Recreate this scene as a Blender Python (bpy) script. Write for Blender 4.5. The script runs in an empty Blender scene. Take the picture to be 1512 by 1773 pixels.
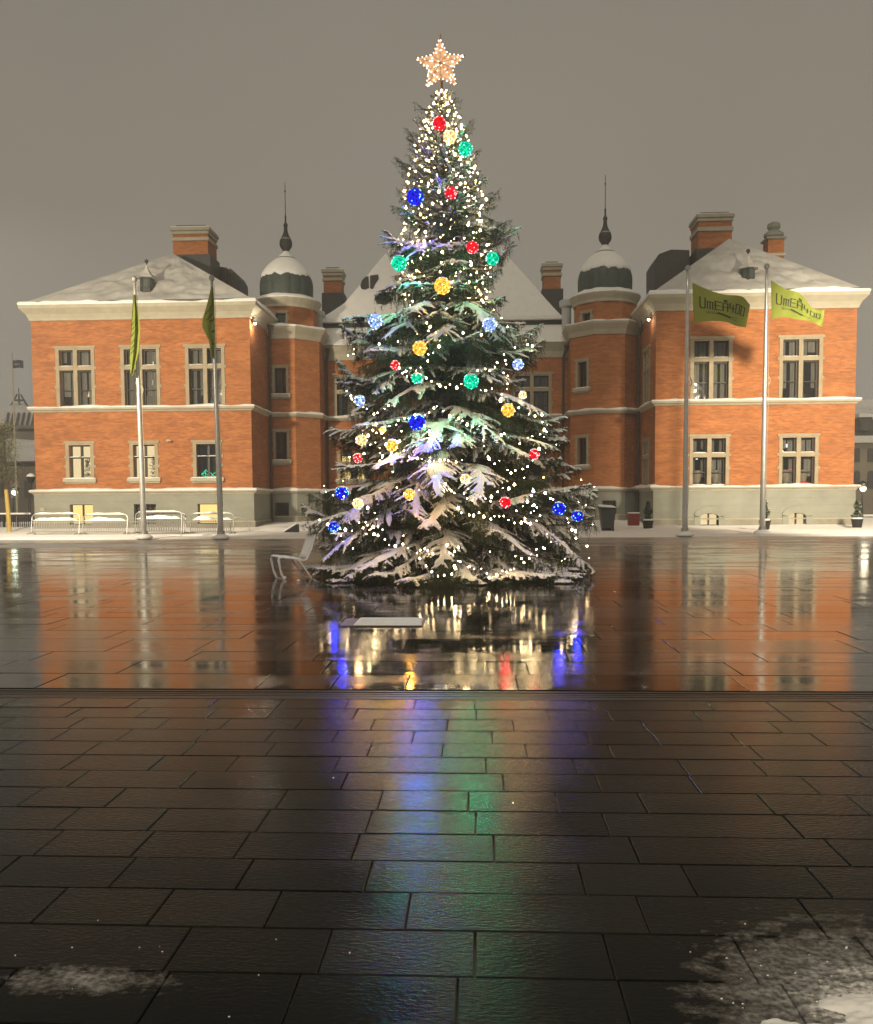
import bpy, math, random
import numpy as np
from mathutils import Vector, Matrix, noise as mnoise

random.seed(7)
SC = bpy.context.scene
COL = SC.collection

# ------------------------------------------------------------------ camera
IMW, IMH, FPX = 1512.0, 1773.0, 1514.0
CAM = Vector((0, 0, 1.5))
YAW, PITCH, ROLL = math.radians(2.7), math.radians(3.33), math.radians(0.35)
PPX, PPY = 756.0, 953.0                      # principal point of the (cropped) photograph
_f = Vector((-math.sin(YAW)*math.cos(PITCH), math.cos(YAW)*math.cos(PITCH), -math.sin(PITCH)))
_r0 = Vector((math.cos(YAW), math.sin(YAW), 0))
_u0 = _r0.cross(_f)
_r = _r0*math.cos(ROLL) - _u0*math.sin(ROLL)
_u = _u0*math.cos(ROLL) + _r0*math.sin(ROLL)
cam_data = bpy.data.cameras.new('camera')
cam = bpy.data.objects.new('camera', cam_data)
COL.objects.link(cam)
cam.matrix_world = Matrix(((_r.x, _u.x, -_f.x, CAM.x), (_r.y, _u.y, -_f.y, CAM.y), (_r.z, _u.z, -_f.z, CAM.z), (0, 0, 0, 1)))
cam_data.sensor_fit = 'VERTICAL'
cam_data.sensor_height = 24.0
cam_data.lens = FPX/IMH*24.0
cam_data.shift_y = (PPY-IMH/2)/IMH
cam_data.clip_end = 1500
cam_data.clip_start = 0.05
SC.camera = cam

# ------------------------------------------------------------------ world: night sky, snow clouds lit from below by the town
SC.view_settings.view_transform = 'Standard'
SC.view_settings.look = 'None'
SC.view_settings.exposure = 0
SC.view_settings.gamma = 1
world = bpy.data.worlds.new("World")
SC.world = world
world.use_nodes = True
nt = world.node_tree
nt.nodes.clear()
wo = nt.nodes.new('ShaderNodeOutputWorld')
bg = nt.nodes.new('ShaderNodeBackground')
tc = nt.nodes.new('ShaderNodeTexCoord')
sep = nt.nodes.new('ShaderNodeSeparateXYZ')
rmp = nt.nodes.new('ShaderNodeValToRGB')
nz = nt.nodes.new('ShaderNodeTexNoise'); nz.inputs['Scale'].default_value = 1.6; nz.inputs['Detail'].default_value = 3
mx = nt.nodes.new('ShaderNodeMixRGB'); mx.blend_type = 'MULTIPLY'; mx.inputs[0].default_value = 0.28
r = rmp.color_ramp
r.elements[0].position = 0.0; r.elements[0].color = (0.30, 0.283, 0.250, 1)
r.elements[1].position = 1.0; r.elements[1].color = (0.160, 0.141, 0.115, 1)
e = r.elements.new(0.12); e.color = (0.315, 0.292, 0.250, 1)
e = r.elements.new(0.28); e.color = (0.282, 0.250, 0.200, 1)
e = r.elements.new(0.5); e.color = (0.238, 0.211, 0.170, 1)
nt.links.new(tc.outputs['Generated'], sep.inputs[0])
nt.links.new(sep.outputs['Z'], rmp.inputs[0])
nt.links.new(tc.outputs['Generated'], nz.inputs['Vector'])
nt.links.new(rmp.outputs[0], mx.inputs[1])
nt.links.new(nz.outputs['Fac'], mx.inputs[2])
sky = nt.nodes.new('ShaderNodeTexSky')           # what is left of the sky above the cloud
sky.sky_type = 'NISHITA'; sky.sun_disc = False
sky.sun_elevation = math.radians(-4); sky.sun_rotation = math.radians(200)
ad = nt.nodes.new('ShaderNodeMixRGB'); ad.blend_type = 'ADD'; ad.inputs[0].default_value = 0.05
nt.links.new(mx.outputs[0], ad.inputs[1])
nt.links.new(sky.outputs[0], ad.inputs[2])
nt.links.new(ad.outputs[0], bg.inputs['Color'])
bg.inputs['Strength'].default_value = 1.17
nt.links.new(bg.outputs[0], wo.inputs[0])

# one dim warm 'sun': the glow of the town behind the photographer
sun_d = bpy.data.lights.new('town_glow', 'SUN'); sun_d.energy = 0.75; sun_d.angle = math.radians(30); sun_d.color = (1.0, 0.86, 0.66)
sun_o = bpy.data.objects.new('town_glow', sun_d); COL.objects.link(sun_o)
sun_o.rotation_euler = (math.radians(48), 0, math.radians(-10))

SC.render.engine = 'CYCLES'
SC.cycles.use_denoising = True
try:
    SC.cycles.denoiser = 'OPENIMAGEDENOISE'
except Exception:
    pass
SC.cycles.max_bounces = 6
SC.cycles.diffuse_bounces = 2
SC.cycles.glossy_bounces = 3
SC.cycles.transmission_bounces = 4
SC.cycles.transparent_max_bounces = 8
SC.cycles.sample_clamp_indirect = 3.0
SC.cycles.caustics_reflective = False
SC.cycles.caustics_refractive = False

# ------------------------------------------------------------------ helpers
def ray(px, py):
    return (_f + _r*((px-PPX)/FPX) - _u*((py-PPY)/FPX))
def W(px, py, Y):
    """where a point of the survey photograph lies on the vertical plane y = Y"""
    d = ray(px, py); t = (Y-CAM.y)/d.y
    return CAM + d*t
def G(px, py, z=0.0):
    d = ray(px, py); t = (z-CAM.z)/d.z
    return CAM + d*t

def new_mat(name):
    m = bpy.data.materials.new(name); m.use_nodes = True
    return m, m.node_tree, m.node_tree.nodes['Principled BSDF']
def nd(t, kind, **kw):
    n = t.nodes.new(kind)
    for k, v in kw.items(): setattr(n, k, v)
    return n
def mat(name, col, rough=0.6, metal=0.0, var=0.0, vscale=3.0, bump=0.0, bscale=20.0, spec=0.5, emit=None, estr=0.0):
    m, t, b = new_mat(name)
    b.inputs['Base Color'].default_value = (*col, 1)
    b.inputs['Roughness'].default_value = rough
    b.inputs['Metallic'].default_value = metal
    b.inputs['Specular IOR Level'].default_value = spec
    if emit:
        b.inputs['Emission Color'].default_value = (*emit, 1)
        b.inputs['Emission Strength'].default_value = estr
    tcn = nd(t, 'ShaderNodeTexCoord')
    if var > 0:
        n = nd(t, 'ShaderNodeTexNoise'); n.inputs['Scale'].default_value = vscale; n.inputs['Detail'].default_value = 6
        n.inputs['Roughness'].default_value = 0.65
        t.links.new(tcn.outputs['Object'], n.inputs['Vector'])
        rp = nd(t, 'ShaderNodeValToRGB')
        rp.color_ramp.elements[0].position = 0.3; rp.color_ramp.elements[1].position = 0.7
        rp.color_ramp.elements[0].color = (*[c*(1-var) for c in col], 1)
        rp.color_ramp.elements[1].color = (*[min(1, c*(1+var)) for c in col], 1)
        t.links.new(n.outputs['Fac'], rp.inputs[0]); t.links.new(rp.outputs[0], b.inputs['Base Color'])
    if bump > 0:
        n2 = nd(t, 'ShaderNodeTexNoise'); n2.inputs['Scale'].default_value = bscale; n2.inputs['Detail'].default_value = 5
        t.links.new(tcn.outputs['Object'], n2.inputs['Vector'])
        bp = nd(t, 'ShaderNodeBump'); bp.inputs['Strength'].default_value = bump; bp.inputs['Distance'].default_value = 0.02
        t.links.new(n2.outputs['Fac'], bp.inputs['Height']); t.links.new(bp.outputs[0], b.inputs['Normal'])
    return m
def emat(name, col, s):
    m = bpy.data.materials.new(name); m.use_nodes = True
    t = m.node_tree; t.nodes.clear()
    o = nd(t, 'ShaderNodeOutputMaterial'); em = nd(t, 'ShaderNodeEmission')
    em.inputs[0].default_value = (*col, 1); em.inputs[1].default_value = s
    t.links.new(em.outputs[0], o.inputs[0])
    return m

class MB:
    def __init__(s): s.v = []; s.f = []
    def add(s, vs, fs):
        o = len(s.v); s.v += [tuple(v) for v in vs]; s.f += [tuple(i+o for i in f) for f in fs]
    def quad(s, a, b, c, d): s.add([a, b, c, d], [(0, 1, 2, 3)])
    def box(s, x0, x1, y0, y1, z0, z1):
        s.add([(x0,y0,z0),(x1,y0,z0),(x1,y1,z0),(x0,y1,z0),(x0,y0,z1),(x1,y0,z1),(x1,y1,z1),(x0,y1,z1)],
              [(0,3,2,1),(4,5,6,7),(0,1,5,4),(1,2,6,5),(2,3,7,6),(3,0,4,7)])
    def bevbox(s, x0, x1, y0, y1, z0, z1, b):
        lv = [(z0, b), (z0+b, 0), (z1-b, 0), (z1, b)]
        rings = [[(x0+i, y0+i, z), (x1-i, y0+i, z), (x1-i, y1-i, z), (x0+i, y1-i, z)] for z, i in lv]
        s.loft(rings, True, True)
    def obox(s, c, X, Y, Z):
        c, X, Y, Z = Vector(c), Vector(X), Vector(Y), Vector(Z)
        P = [c+a*X+b*Y+d*Z for d in (-1, 1) for a, b in ((-1,-1),(1,-1),(1,1),(-1,1))]
        s.add(P, [(0,3,2,1),(4,5,6,7),(0,1,5,4),(1,2,6,5),(2,3,7,6),(3,0,4,7)])
    def loft(s, rings, cap0=True, cap1=True, closed=True):
        n = len(rings[0]); vs = [p for r_ in rings for p in r_]; fs = []
        for k in range(len(rings)-1):
            for i in range(n if closed else n-1):
                j = (i+1) % n
                fs.append((k*n+i, k*n+j, (k+1)*n+j, (k+1)*n+i))
        if cap0: fs.append(tuple(reversed(range(n))))
        if cap1: fs.append(tuple((len(rings)-1)*n+i for i in range(n)))
        s.add(vs, fs)
    def lathe(s, c, prof, n=20, a0=0.0, cap0=True, cap1=True):
        s.loft([[(c[0]+r_*math.cos(a0+2*math.pi*i/n), c[1]+r_*math.sin(a0+2*math.pi*i/n), c[2]+z) for i in range(n)] for r_, z in prof], cap0, cap1)
    def tube(s, pts, rad, n=8, closed=False):
        pts = [Vector(p) for p in pts]
        if not hasattr(rad, '__len__'): rad = [rad]*len(pts)
        rings = []; prev = None
        for i, p in enumerate(pts):
            if closed: d = pts[(i+1) % len(pts)]-pts[i-1]
            else: d = pts[min(i+1, len(pts)-1)]-pts[max(i-1, 0)]
            if d.length < 1e-9: d = Vector((0, 0, 1))
            d.normalize()
            if prev is None:
                a = d.orthogonal().normalized()
            else:
                a = prev-d*prev.dot(d)
                a = a.normalized() if a.length > 1e-6 else d.orthogonal().normalized()
            prev = a; b = d.cross(a)
            rings.append([p+(a*math.cos(2*math.pi*k/n)+b*math.sin(2*math.pi*k/n))*rad[i] for k in range(n)])
        if closed:
            rings.append(rings[0]); s.loft(rings, False, False)
        else: s.loft(rings)
    def sphere(s, c, r_, n=12, m=8, sz=1.0):
        prof = [(max(1e-4, r_*math.sin(math.pi*k/m)), -r_*sz*math.cos(math.pi*k/m)) for k in range(m+1)]
        s.lathe(c, prof, n)
    def build(s, name, material, parent=None, smooth=False, base=None):
        me = bpy.data.meshes.new(name)
        vs = s.v
        if base is not None:
            bx, by, bz = base; vs = [(x-bx, y-by, z-bz) for x, y, z in vs]
        me.from_pydata(vs, [], s.f); me.update()
        if material: me.materials.append(material)
        if smooth:
            me.polygons.foreach_set('use_smooth', [True]*len(me.polygons))
        o = bpy.data.objects.new(name, me); COL.objects.link(o)
        if base is not None and parent is None: o.location = base
        if parent is not None: o.parent = parent
        return o
def tag(o, label=None, cat=None, group=None, kind=None):
    if label: o['label'] = label
    if cat: o['category'] = cat
    if group: o['group'] = group
    if kind: o['kind'] = kind
    return o
def thing(name, loc, label, cat, group=None, rz=0.0):
    o = bpy.data.objects.new(name, None); COL.objects.link(o)
    o.location = loc; o.rotation_euler = (0, 0, rz); o.empty_display_size = 0.2
    return tag(o, label, cat, group)
def copy_tree(o, kids, parent=None):
    c = o.copy(); COL.objects.link(c); c.parent = parent
    for ch in kids.get(o.name, []): copy_tree(ch, kids, c)
    return c
def dup(o, loc, rz, label):
    kids = {}
    for x in COL.objects:
        if x.parent: kids.setdefault(x.parent.name, []).append(x)
    c = copy_tree(o, kids); c.location = loc; c.rotation_euler = (0, 0, rz); c['label'] = label
    return c
def fbm(x, y, z=0.0, o=4):
    return mnoise.fractal(Vector((x, y, z)), 1.0, 2.0, o)

# sweep a profile [(out, z)] along a plan path [(x, y)]; outward is to the right of travel
def sweep(mb, path, prof, step=None, jit=None, caps=True):
    P = [Vector((p[0], p[1])) for p in path]
    seg_n = [Vector(((P[i+1]-P[i]).y, -(P[i+1]-P[i]).x)).normalized() for i in range(len(P)-1)]
    pts = []
    for i, p in enumerate(P):
        if i == 0: m = seg_n[0]
        elif i == len(P)-1: m = seg_n[-1]
        else:
            m = (seg_n[i-1]+seg_n[i]); m = m/(1+seg_n[i-1].dot(seg_n[i]))
        pts.append((p, m))
    if step:
        out = []
        for i in range(len(P)-1):
            k = max(1, int((P[i+1]-P[i]).length/step))
            for j in range(k):
                a = j/k
                mm = pts[i][1] if j == 0 else seg_n[i]
                out.append((P[i].lerp(P[i+1], a), mm, ) )
        out.append(pts[-1]); pts = out
    rings = []
    for p, m in pts:
        k = jit(p) if jit else 1.0
        zb = prof[0][1]
        rings.append([(p.x+m.x*o, p.y+m.y*o, zb+(z-zb)*k) for o, z in prof])
    mb.loft(rings, caps, caps)
# ------------------------------------------------------------------ materials
def brick_mat(name, c1, c2, mortar):
    m, t, b = new_mat(name)
    tcn = nd(t, 'ShaderNodeTexCoord'); 
    sepn = nd(t, 'ShaderNodeSeparateXYZ'); t.links.new(tcn.outputs['Object'], sepn.inputs[0])
    add = nd(t, 'ShaderNodeMath', operation='ADD'); t.links.new(sepn.outputs[0], add.inputs[0]); t.links.new(sepn.outputs[1], add.inputs[1])
    cmb = nd(t, 'ShaderNodeCombineXYZ'); t.links.new(add.outputs[0], cmb.inputs[0]); t.links.new(sepn.outputs[2], cmb.inputs[1])
    br = nd(t, 'ShaderNodeTexBrick'); br.offset = 0.5
    br.inputs['Scale'].default_value = 1.0; br.inputs['Brick Width'].default_value = 0.25; br.inputs['Row Height'].default_value = 0.075
    br.inputs['Mortar Size'].default_value = 0.006; br.inputs['Bias'].default_value = 0.0
    br.inputs['Color1'].default_value = (*c1, 1); br.inputs['Color2'].default_value = (*c2, 1); br.inputs['Mortar'].default_value = (*mortar, 1)
    t.links.new(cmb.outputs[0], br.inputs['Vector'])
    n = nd(t, 'ShaderNodeTexNoise'); n.inputs['Scale'].default_value = 1.3; n.inputs['Detail'].default_value = 8; n.inputs['Roughness'].default_value = 0.7
    mp = nd(t, 'ShaderNodeMapping'); mp.inputs['Scale'].default_value = (0.6, 0.6, 1.7)
    t.links.new(tcn.outputs['Object'], mp.inputs[0]); t.links.new(mp.outputs[0], n.inputs['Vector'])
    rp = nd(t, 'ShaderNodeValToRGB'); rp.color_ramp.elements[0].position = .3; rp.color_ramp.elements[1].position = .72
    rp.color_ramp.elements[0].color = (.74, .71, .70, 1); rp.color_ramp.elements[1].color = (1.10, 1.13, 1.18, 1)
    t.links.new(n.outputs['Fac'], rp.inputs[0])
    mul = nd(t, 'ShaderNodeMixRGB', blend_type='MULTIPLY'); mul.inputs[0].default_value = 1
    t.links.new(br.outputs['Color'], mul.inputs[1]); t.links.new(rp.outputs[0], mul.inputs[2])
    # rows of bricks of slightly different firing
    n3 = nd(t, 'ShaderNodeTexNoise'); n3.inputs['Scale'].default_value = 1.0; n3.inputs['Detail'].default_value = 3
    mp3 = nd(t, 'ShaderNodeMapping'); mp3.inputs['Scale'].default_value = (1.2, 1.2, 11)
    t.links.new(tcn.outputs['Object'], mp3.inputs[0]); t.links.new(mp3.outputs[0], n3.inputs['Vector'])
    rp3 = nd(t, 'ShaderNodeValToRGB'); rp3.color_ramp.elements[0].position = .35; rp3.color_ramp.elements[1].position = .7
    rp3.color_ramp.elements[0].color = (.88, .86, .84, 1); rp3.color_ramp.elements[1].color = (1.06, 1.08, 1.10, 1)
    t.links.new(n3.outputs['Fac'], rp3.inputs[0])
    mul2 = nd(t, 'ShaderNodeMixRGB', blend_type='MULTIPLY'); mul2.inputs[0].default_value = 1
    t.links.new(mul.outputs[0], mul2.inputs[1]); t.links.new(rp3.outputs[0], mul2.inputs[2])
    t.links.new(mul2.outputs[0], b.inputs['Base Color'])
    bp = nd(t, 'ShaderNodeBump'); bp.inputs['Strength'].default_value = .5; bp.inputs['Distance'].default_value = .01; bp.invert = True
    t.links.new(br.outputs['Fac'], bp.inputs['Height']); t.links.new(bp.outputs[0], b.inputs['Normal'])
    b.inputs['Roughness'].default_value = .8
    return m
M = {}
M['brick'] = brick_mat('brick', (.55, .184, .046), (.38, .118, .032), (.42, .24, .11))
M['plaster'] = mat('plaster', (.28, .285, .235), .8, var=.14, vscale=1.2, bump=.15, bscale=12)
M['plaster_low'] = mat('plaster_low', (.27, .25, .20), .85, var=.22, vscale=1.5, bump=.3, bscale=16)
M['trim'] = mat('trim', (.44, .405, .305), .75, var=.12, vscale=2.0, bump=.1, bscale=14)
M['stone'] = mat('stone', (.36, .30, .20), .8, var=.15, vscale=2.5, bump=.15, bscale=18)
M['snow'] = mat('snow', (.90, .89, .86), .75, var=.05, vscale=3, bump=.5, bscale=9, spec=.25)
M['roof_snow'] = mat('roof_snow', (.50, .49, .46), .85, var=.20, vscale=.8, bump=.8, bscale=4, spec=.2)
M['roof_metal'] = mat('roof_metal', (.05, .05, .048), .55, metal=.2, var=.3, vscale=4)
M['verdigris'] = mat('verdigris', (.055, .072, .062), .6, var=.35, vscale=5)
M['finial'] = mat('finial', (.045, .04, .036), .6, var=.2, vscale=6)
M['wood'] = mat('wood', (.028, .022, .018), .5, var=.2, vscale=8)
M['pipe'] = mat('pipe', (.07, .05, .04), .5, metal=.3, var=.2)
M['dark'] = mat('room_dark', (.035, .032, .028), .9, var=.2)
M['curtain'] = mat('curtain', (.30, .28, .25), .9, var=.15, vscale=3)
M['bark'] = mat('bark', (.07, .045, .03), .9, var=.3, vscale=10, bump=.6)
M['steel'] = mat('steel', (.66, .65, .61), .34, metal=.6, var=.12, vscale=6)
M['galv'] = mat('galv', (.42, .42, .40), .45, metal=.7, var=.15, vscale=9)
M['black_metal'] = mat('black_metal', (.02, .02, .02), .5, metal=.4, var=.15)
M['room_lit'] = emat('room_lit', (1.0, .70, .24), 1.7)
M['room_cream'] = emat('room_cream', (1.0, .76, .42), 1.25)
M['room_dim'] = emat('room_dim', (.9, .7, .45), .20)
M['lamp_glow'] = emat('lamp_glow', (1.0, .93, .75), 9.0)
M['lantern'] = emat('lantern', (1.0, .90, .72), 3.0)
def glass_mat():
    m = bpy.data.materials.new('window_glass'); m.use_nodes = True
    t = m.node_tree; t.nodes.clear()
    o = nd(t, 'ShaderNodeOutputMaterial'); mixs = nd(t, 'ShaderNodeMixShader')
    tr = nd(t, 'ShaderNodeBsdfTransparent'); tr.inputs[0].default_value = (.86, .88, .86, 1)
    gl = nd(t, 'ShaderNodeBsdfGlossy'); gl.inputs['Roughness'].default_value = .04
    fr = nd(t, 'ShaderNodeFresnel'); fr.inputs[0].default_value = 1.9
    tcn = nd(t, 'ShaderNodeTexCoord'); n = nd(t, 'ShaderNodeTexNoise'); n.inputs['Scale'].default_value = 1.5
    t.links.new(tcn.outputs['Object'], n.inputs['Vector'])
    bp = nd(t, 'ShaderNodeBump'); bp.inputs['Strength'].default_value = .25; bp.inputs['Distance'].default_value = .05
    t.links.new(n.outputs['Fac'], bp.inputs['Height']); t.links.new(bp.outputs[0], gl.inputs['Normal'])
    t.links.new(fr.outputs[0], mixs.inputs[0]); t.links.new(tr.outputs[0], mixs.inputs[1]); t.links.new(gl.outputs[0], mixs.inputs[2])
    t.links.new(mixs.outputs[0], o.inputs[0])
    return m
M['glass'] = glass_mat()

def paving_mat(name, base, r0, r1, fine, bumpd, slush_fn=None, big=0.0):
    """wet stone: roughness wanders between standing water (r0) and damp grain (r1)"""
    m, t, b = new_mat(name)
    tcn = nd(t, 'ShaderNodeTexCoord')
    at = nd(t, 'ShaderNodeAttribute', attribute_name='tone'); 
    n1 = nd(t, 'ShaderNodeTexNoise'); n1.inputs['Scale'].default_value = 38; n1.inputs['Detail'].default_value = 8; n1.inputs['Roughness'].default_value = .7
    t.links.new(tcn.outputs['Object'], n1.inputs['Vector'])
    rp = nd(t, 'ShaderNodeValToRGB'); rp.color_ramp.elements[0].position = .3; rp.color_ramp.elements[1].position = .75
    rp.color_ramp.elements[0].color = (*[c*.6 for c in base], 1); rp.color_ramp.elements[1].color = (*[c*1.5 for c in base], 1)
    t.links.new(n1.outputs['Fac'], rp.inputs[0])
    mul = nd(t, 'ShaderNodeMixRGB', blend_type='MULTIPLY'); mul.inputs[0].default_value = 1
    t.links.new(rp.outputs[0], mul.inputs[1]); t.links.new(at.outputs['Color'], mul.inputs[2])
    t.links.new(mul.outputs[0], b.inputs['Base Color'])
    # standing water pattern, longer across than along
    mp = nd(t, 'ShaderNodeMapping'); mp.inputs['Scale'].default_value = (.35, 1.3, 1)
    n2 = nd(t, 'ShaderNodeTexNoise'); n2.inputs['Scale'].default_value = 1.0; n2.inputs['Detail'].default_value = 5; n2.inputs['Roughness'].default_value = .6
    t.links.new(tcn.outputs['Object'], mp.inputs[0]); t.links.new(mp.outputs[0], n2.inputs['Vector'])
    sm = nd(t, 'ShaderNodeMath', operation='MULTIPLY_ADD'); sm.inputs[1].default_value = .085; 
    t.links.new(at.outputs['Fac'], sm.inputs[0]); t.links.new(n2.outputs['Fac'], sm.inputs[2])
    mr = nd(t, 'ShaderNodeMapRange'); mr.inputs['From Min'].default_value = .50; mr.inputs['From Max'].default_value = .70
    mr.inputs['To Min'].default_value = r0; mr.inputs['To Max'].default_value = r1; mr.interpolation_type = 'SMOOTHSTEP'
    t.links.new(sm.outputs[0], mr.inputs[0]); t.links.new(mr.outputs[0], b.inputs['Roughness'])
    n3 = nd(t, 'ShaderNodeTexNoise'); n3.inputs['Scale'].default_value = fine; n3.inputs['Detail'].default_value = 4; n3.inputs['Roughness'].default_value = .6
    mp3 = nd(t, 'ShaderNodeMapping'); mp3.inputs['Scale'].default_value = (.5, 1.1, 1) if name == 'pave_near' else (1, 1, 1)
    t.links.new(tcn.outputs['Object'], mp3.inputs[0]); t.links.new(mp3.outputs[0], n3.inputs['Vector'])
    mr2 = nd(t, 'ShaderNodeMapRange'); mr2.inputs['From Min'].default_value = .48; mr2.inputs['From Max'].default_value = .68
    mr2.inputs['To Min'].default_value = bumpd*(.55 if name == 'pave_near' else .25); mr2.inputs['To Max'].default_value = bumpd
    t.links.new(sm.outputs[0], mr2.inputs[0])
    bp = nd(t, 'ShaderNodeBump'); bp.inputs['Strength'].default_value = 1.0
    t.links.new(mr2.outputs[0], bp.inputs['Distance']); t.links.new(n3.outputs['Fac'], bp.inputs['Height'])
    # slow waviness of the film
    n4 = nd(t, 'ShaderNodeTexNoise'); n4.inputs['Scale'].default_value = 1.0; n4.inputs['Detail'].default_value = 3
    mp4 = nd(t, 'ShaderNodeMapping'); mp4.inputs['Scale'].default_value = (1.2, 5.0, 1)
    t.links.new(tcn.outputs['Object'], mp4.inputs[0]); t.links.new(mp4.outputs[0], n4.inputs['Vector'])
    bp2 = nd(t, 'ShaderNodeBump'); bp2.inputs['Strength'].default_value = 1.0; bp2.inputs['Distance'].default_value = big
    t.links.new(n4.outputs['Fac'], bp2.inputs['Height']); t.links.new(bp.outputs[0], bp2.inputs['Normal'])
    t.links.new(bp2.outputs[0], b.inputs['Normal'])
    b.inputs['Specular IOR Level'].default_value = .23 if name == 'pave_near' else .5
    b.inputs['IOR'].default_value = 1.34 if name == 'pave_near' else 1.55
    if slush_fn: slush_fn(t, b, tcn)
    return m
def slush(t, b, tcn):
    """thin grey slush trodden onto the stones in the two near corners of the view, with its own ragged edge"""
    sp = nd(t, 'ShaderNodeSeparateXYZ'); t.links.new(tcn.outputs['Object'], sp.inputs[0])
    def blob(cx, cy, rx, ry):
        v = nd(t, 'ShaderNodeVectorMath', operation='SUBTRACT'); v.inputs[1].default_value = (cx, cy, 0)
        t.links.new(tcn.outputs['Object'], v.inputs[0])
        w = nd(t, 'ShaderNodeVectorMath', operation='MULTIPLY'); w.inputs[1].default_value = (1/rx, 1/ry, 0)
        t.links.new(v.outputs[0], w.inputs[0])
        l = nd(t, 'ShaderNodeVectorMath', operation='LENGTH'); t.links.new(w.outputs[0], l.inputs[0])
        return l.outputs['Value']
    a = blob(1.22, 2.50, .56, .56); c = blob(-1.25, 2.62, .50, .17)
    mn = nd(t, 'ShaderNodeMath', operation='MINIMUM'); t.links.new(a, mn.inputs[0]); 
    c2 = nd(t, 'ShaderNodeMath', operation='ADD'); c2.inputs[1].default_value = .50; t.links.new(c, c2.inputs[0]); t.links.new(c2.outputs[0], mn.inputs[1])
    n = nd(t, 'ShaderNodeTexNoise'); n.inputs['Scale'].default_value = 11; n.inputs['Detail'].default_value = 12; n.inputs['Roughness'].default_value = .72
    mp = nd(t, 'ShaderNodeMapping'); mp.inputs['Scale'].default_value = (.8, 1.3, 1); t.links.new(tcn.outputs['Object'], mp.inputs[0])
    t.links.new(mp.outputs[0], n.inputs['Vector'])
    ma = nd(t, 'ShaderNodeMath', operation='MULTIPLY_ADD'); ma.inputs[1].default_value = 1.9; t.links.new(n.outputs['Fac'], ma.inputs[0]); t.links.new(mn.outputs[0], ma.inputs[2])
    mr = nd(t, 'ShaderNodeMapRange'); mr.inputs['From Min'].default_value = 1.98; mr.inputs['From Max'].default_value = 1.30
    mr.inputs['To Min'].default_value = 0; mr.inputs['To Max'].default_value = 1; t.links.new(ma.outputs[0], mr.inputs[0])
    src = b.inputs['Base Color'].links[0].from_socket
    mix = nd(t, 'ShaderNodeMixRGB'); t.links.new(mr.outputs[0], mix.inputs[0]); t.links.new(src, mix.inputs[1]); 
    gn = nd(t, 'ShaderNodeTexNoise'); gn.inputs['Scale'].default_value = 45; gn.inputs['Detail'].default_value = 6; t.links.new(tcn.outputs['Object'], gn.inputs['Vector'])
    gr = nd(t, 'ShaderNodeValToRGB'); gr.color_ramp.elements[0].position = .38; gr.color_ramp.elements[1].position = .62; gr.color_ramp.elements[0].color = (.22, .215, .20, 1); gr.color_ramp.elements[1].color = (.72, .71, .68, 1)
    t.links.new(gn.outputs['Fac'], gr.inputs[0]); t.links.new(gr.outputs[0], mix.inputs[2])
    t.links.new(mix.outputs[0], b.inputs['Base Color'])
    rs = b.inputs['Roughness'].links[0].from_socket
    mm = nd(t, 'ShaderNodeMath', operation='MULTIPLY_ADD'); mm.inputs[1].default_value = .5; t.links.new(mr.outputs[0], mm.inputs[0]); t.links.new(rs, mm.inputs[2])
    t.links.new(mm.outputs[0], b.inputs['Roughness'])
    nb = nd(t, 'ShaderNodeBump'); nb.inputs['Distance'].default_value = .02
    t.links.new(mr.outputs[0], nb.inputs['Height']); t.links.new(b.inputs['Normal'].links[0].from_socket, nb.inputs['Normal']); t.links.new(nb.outputs[0], b.inputs['Normal'])
def far_slush(t, b, tcn):
    """thin grey slush left in streaks on the far half of the square"""
    sp = nd(t, 'ShaderNodeSeparateXYZ'); t.links.new(tcn.outputs['Object'], sp.inputs[0])
    mr = nd(t, 'ShaderNodeMapRange'); mr.inputs['From Min'].default_value = 12; mr.inputs['From Max'].default_value = 33; mr.inputs['To Min'].default_value = -.28; mr.inputs['To Max'].default_value = .36
    t.links.new(sp.outputs[1], mr.inputs[0])
    mp = nd(t, 'ShaderNodeMapping'); mp.inputs['Scale'].default_value = (.22, .9, 1); t.links.new(tcn.outputs['Object'], mp.inputs[0])
    n = nd(t, 'ShaderNodeTexNoise'); n.inputs['Scale'].default_value = 1; n.inputs['Detail'].default_value = 8; n.inputs['Roughness'].default_value = .65; t.links.new(mp.outputs[0], n.inputs['Vector'])
    ad = nd(t, 'ShaderNodeMath', operation='ADD'); t.links.new(mr.outputs[0], ad.inputs[0]); t.links.new(n.outputs['Fac'], ad.inputs[1])
    m2 = nd(t, 'ShaderNodeMapRange'); m2.inputs['From Min'].default_value = .50; m2.inputs['From Max'].default_value = .85; t.links.new(ad.outputs[0], m2.inputs[0])
    src = b.inputs['Base Color'].links[0].from_socket
    mix = nd(t, 'ShaderNodeMixRGB'); t.links.new(m2.outputs[0], mix.inputs[0]); t.links.new(src, mix.inputs[1]); mix.inputs[2].default_value = (.42, .41, .39, 1); t.links.new(mix.outputs[0], b.inputs['Base Color'])
    rs = b.inputs['Roughness'].links[0].from_socket
    mm = nd(t, 'ShaderNodeMath', operation='MULTIPLY_ADD'); mm.inputs[1].default_value = .28; t.links.new(m2.outputs[0], mm.inputs[0]); t.links.new(rs, mm.inputs[2]); t.links.new(mm.outputs[0], b.inputs['Roughness'])
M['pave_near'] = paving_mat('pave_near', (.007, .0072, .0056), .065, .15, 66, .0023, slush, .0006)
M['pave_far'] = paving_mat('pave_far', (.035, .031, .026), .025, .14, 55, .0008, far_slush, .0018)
M['ground'] = mat('ground', (.05, .048, .045), .4, var=.3, vscale=.6)

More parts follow.
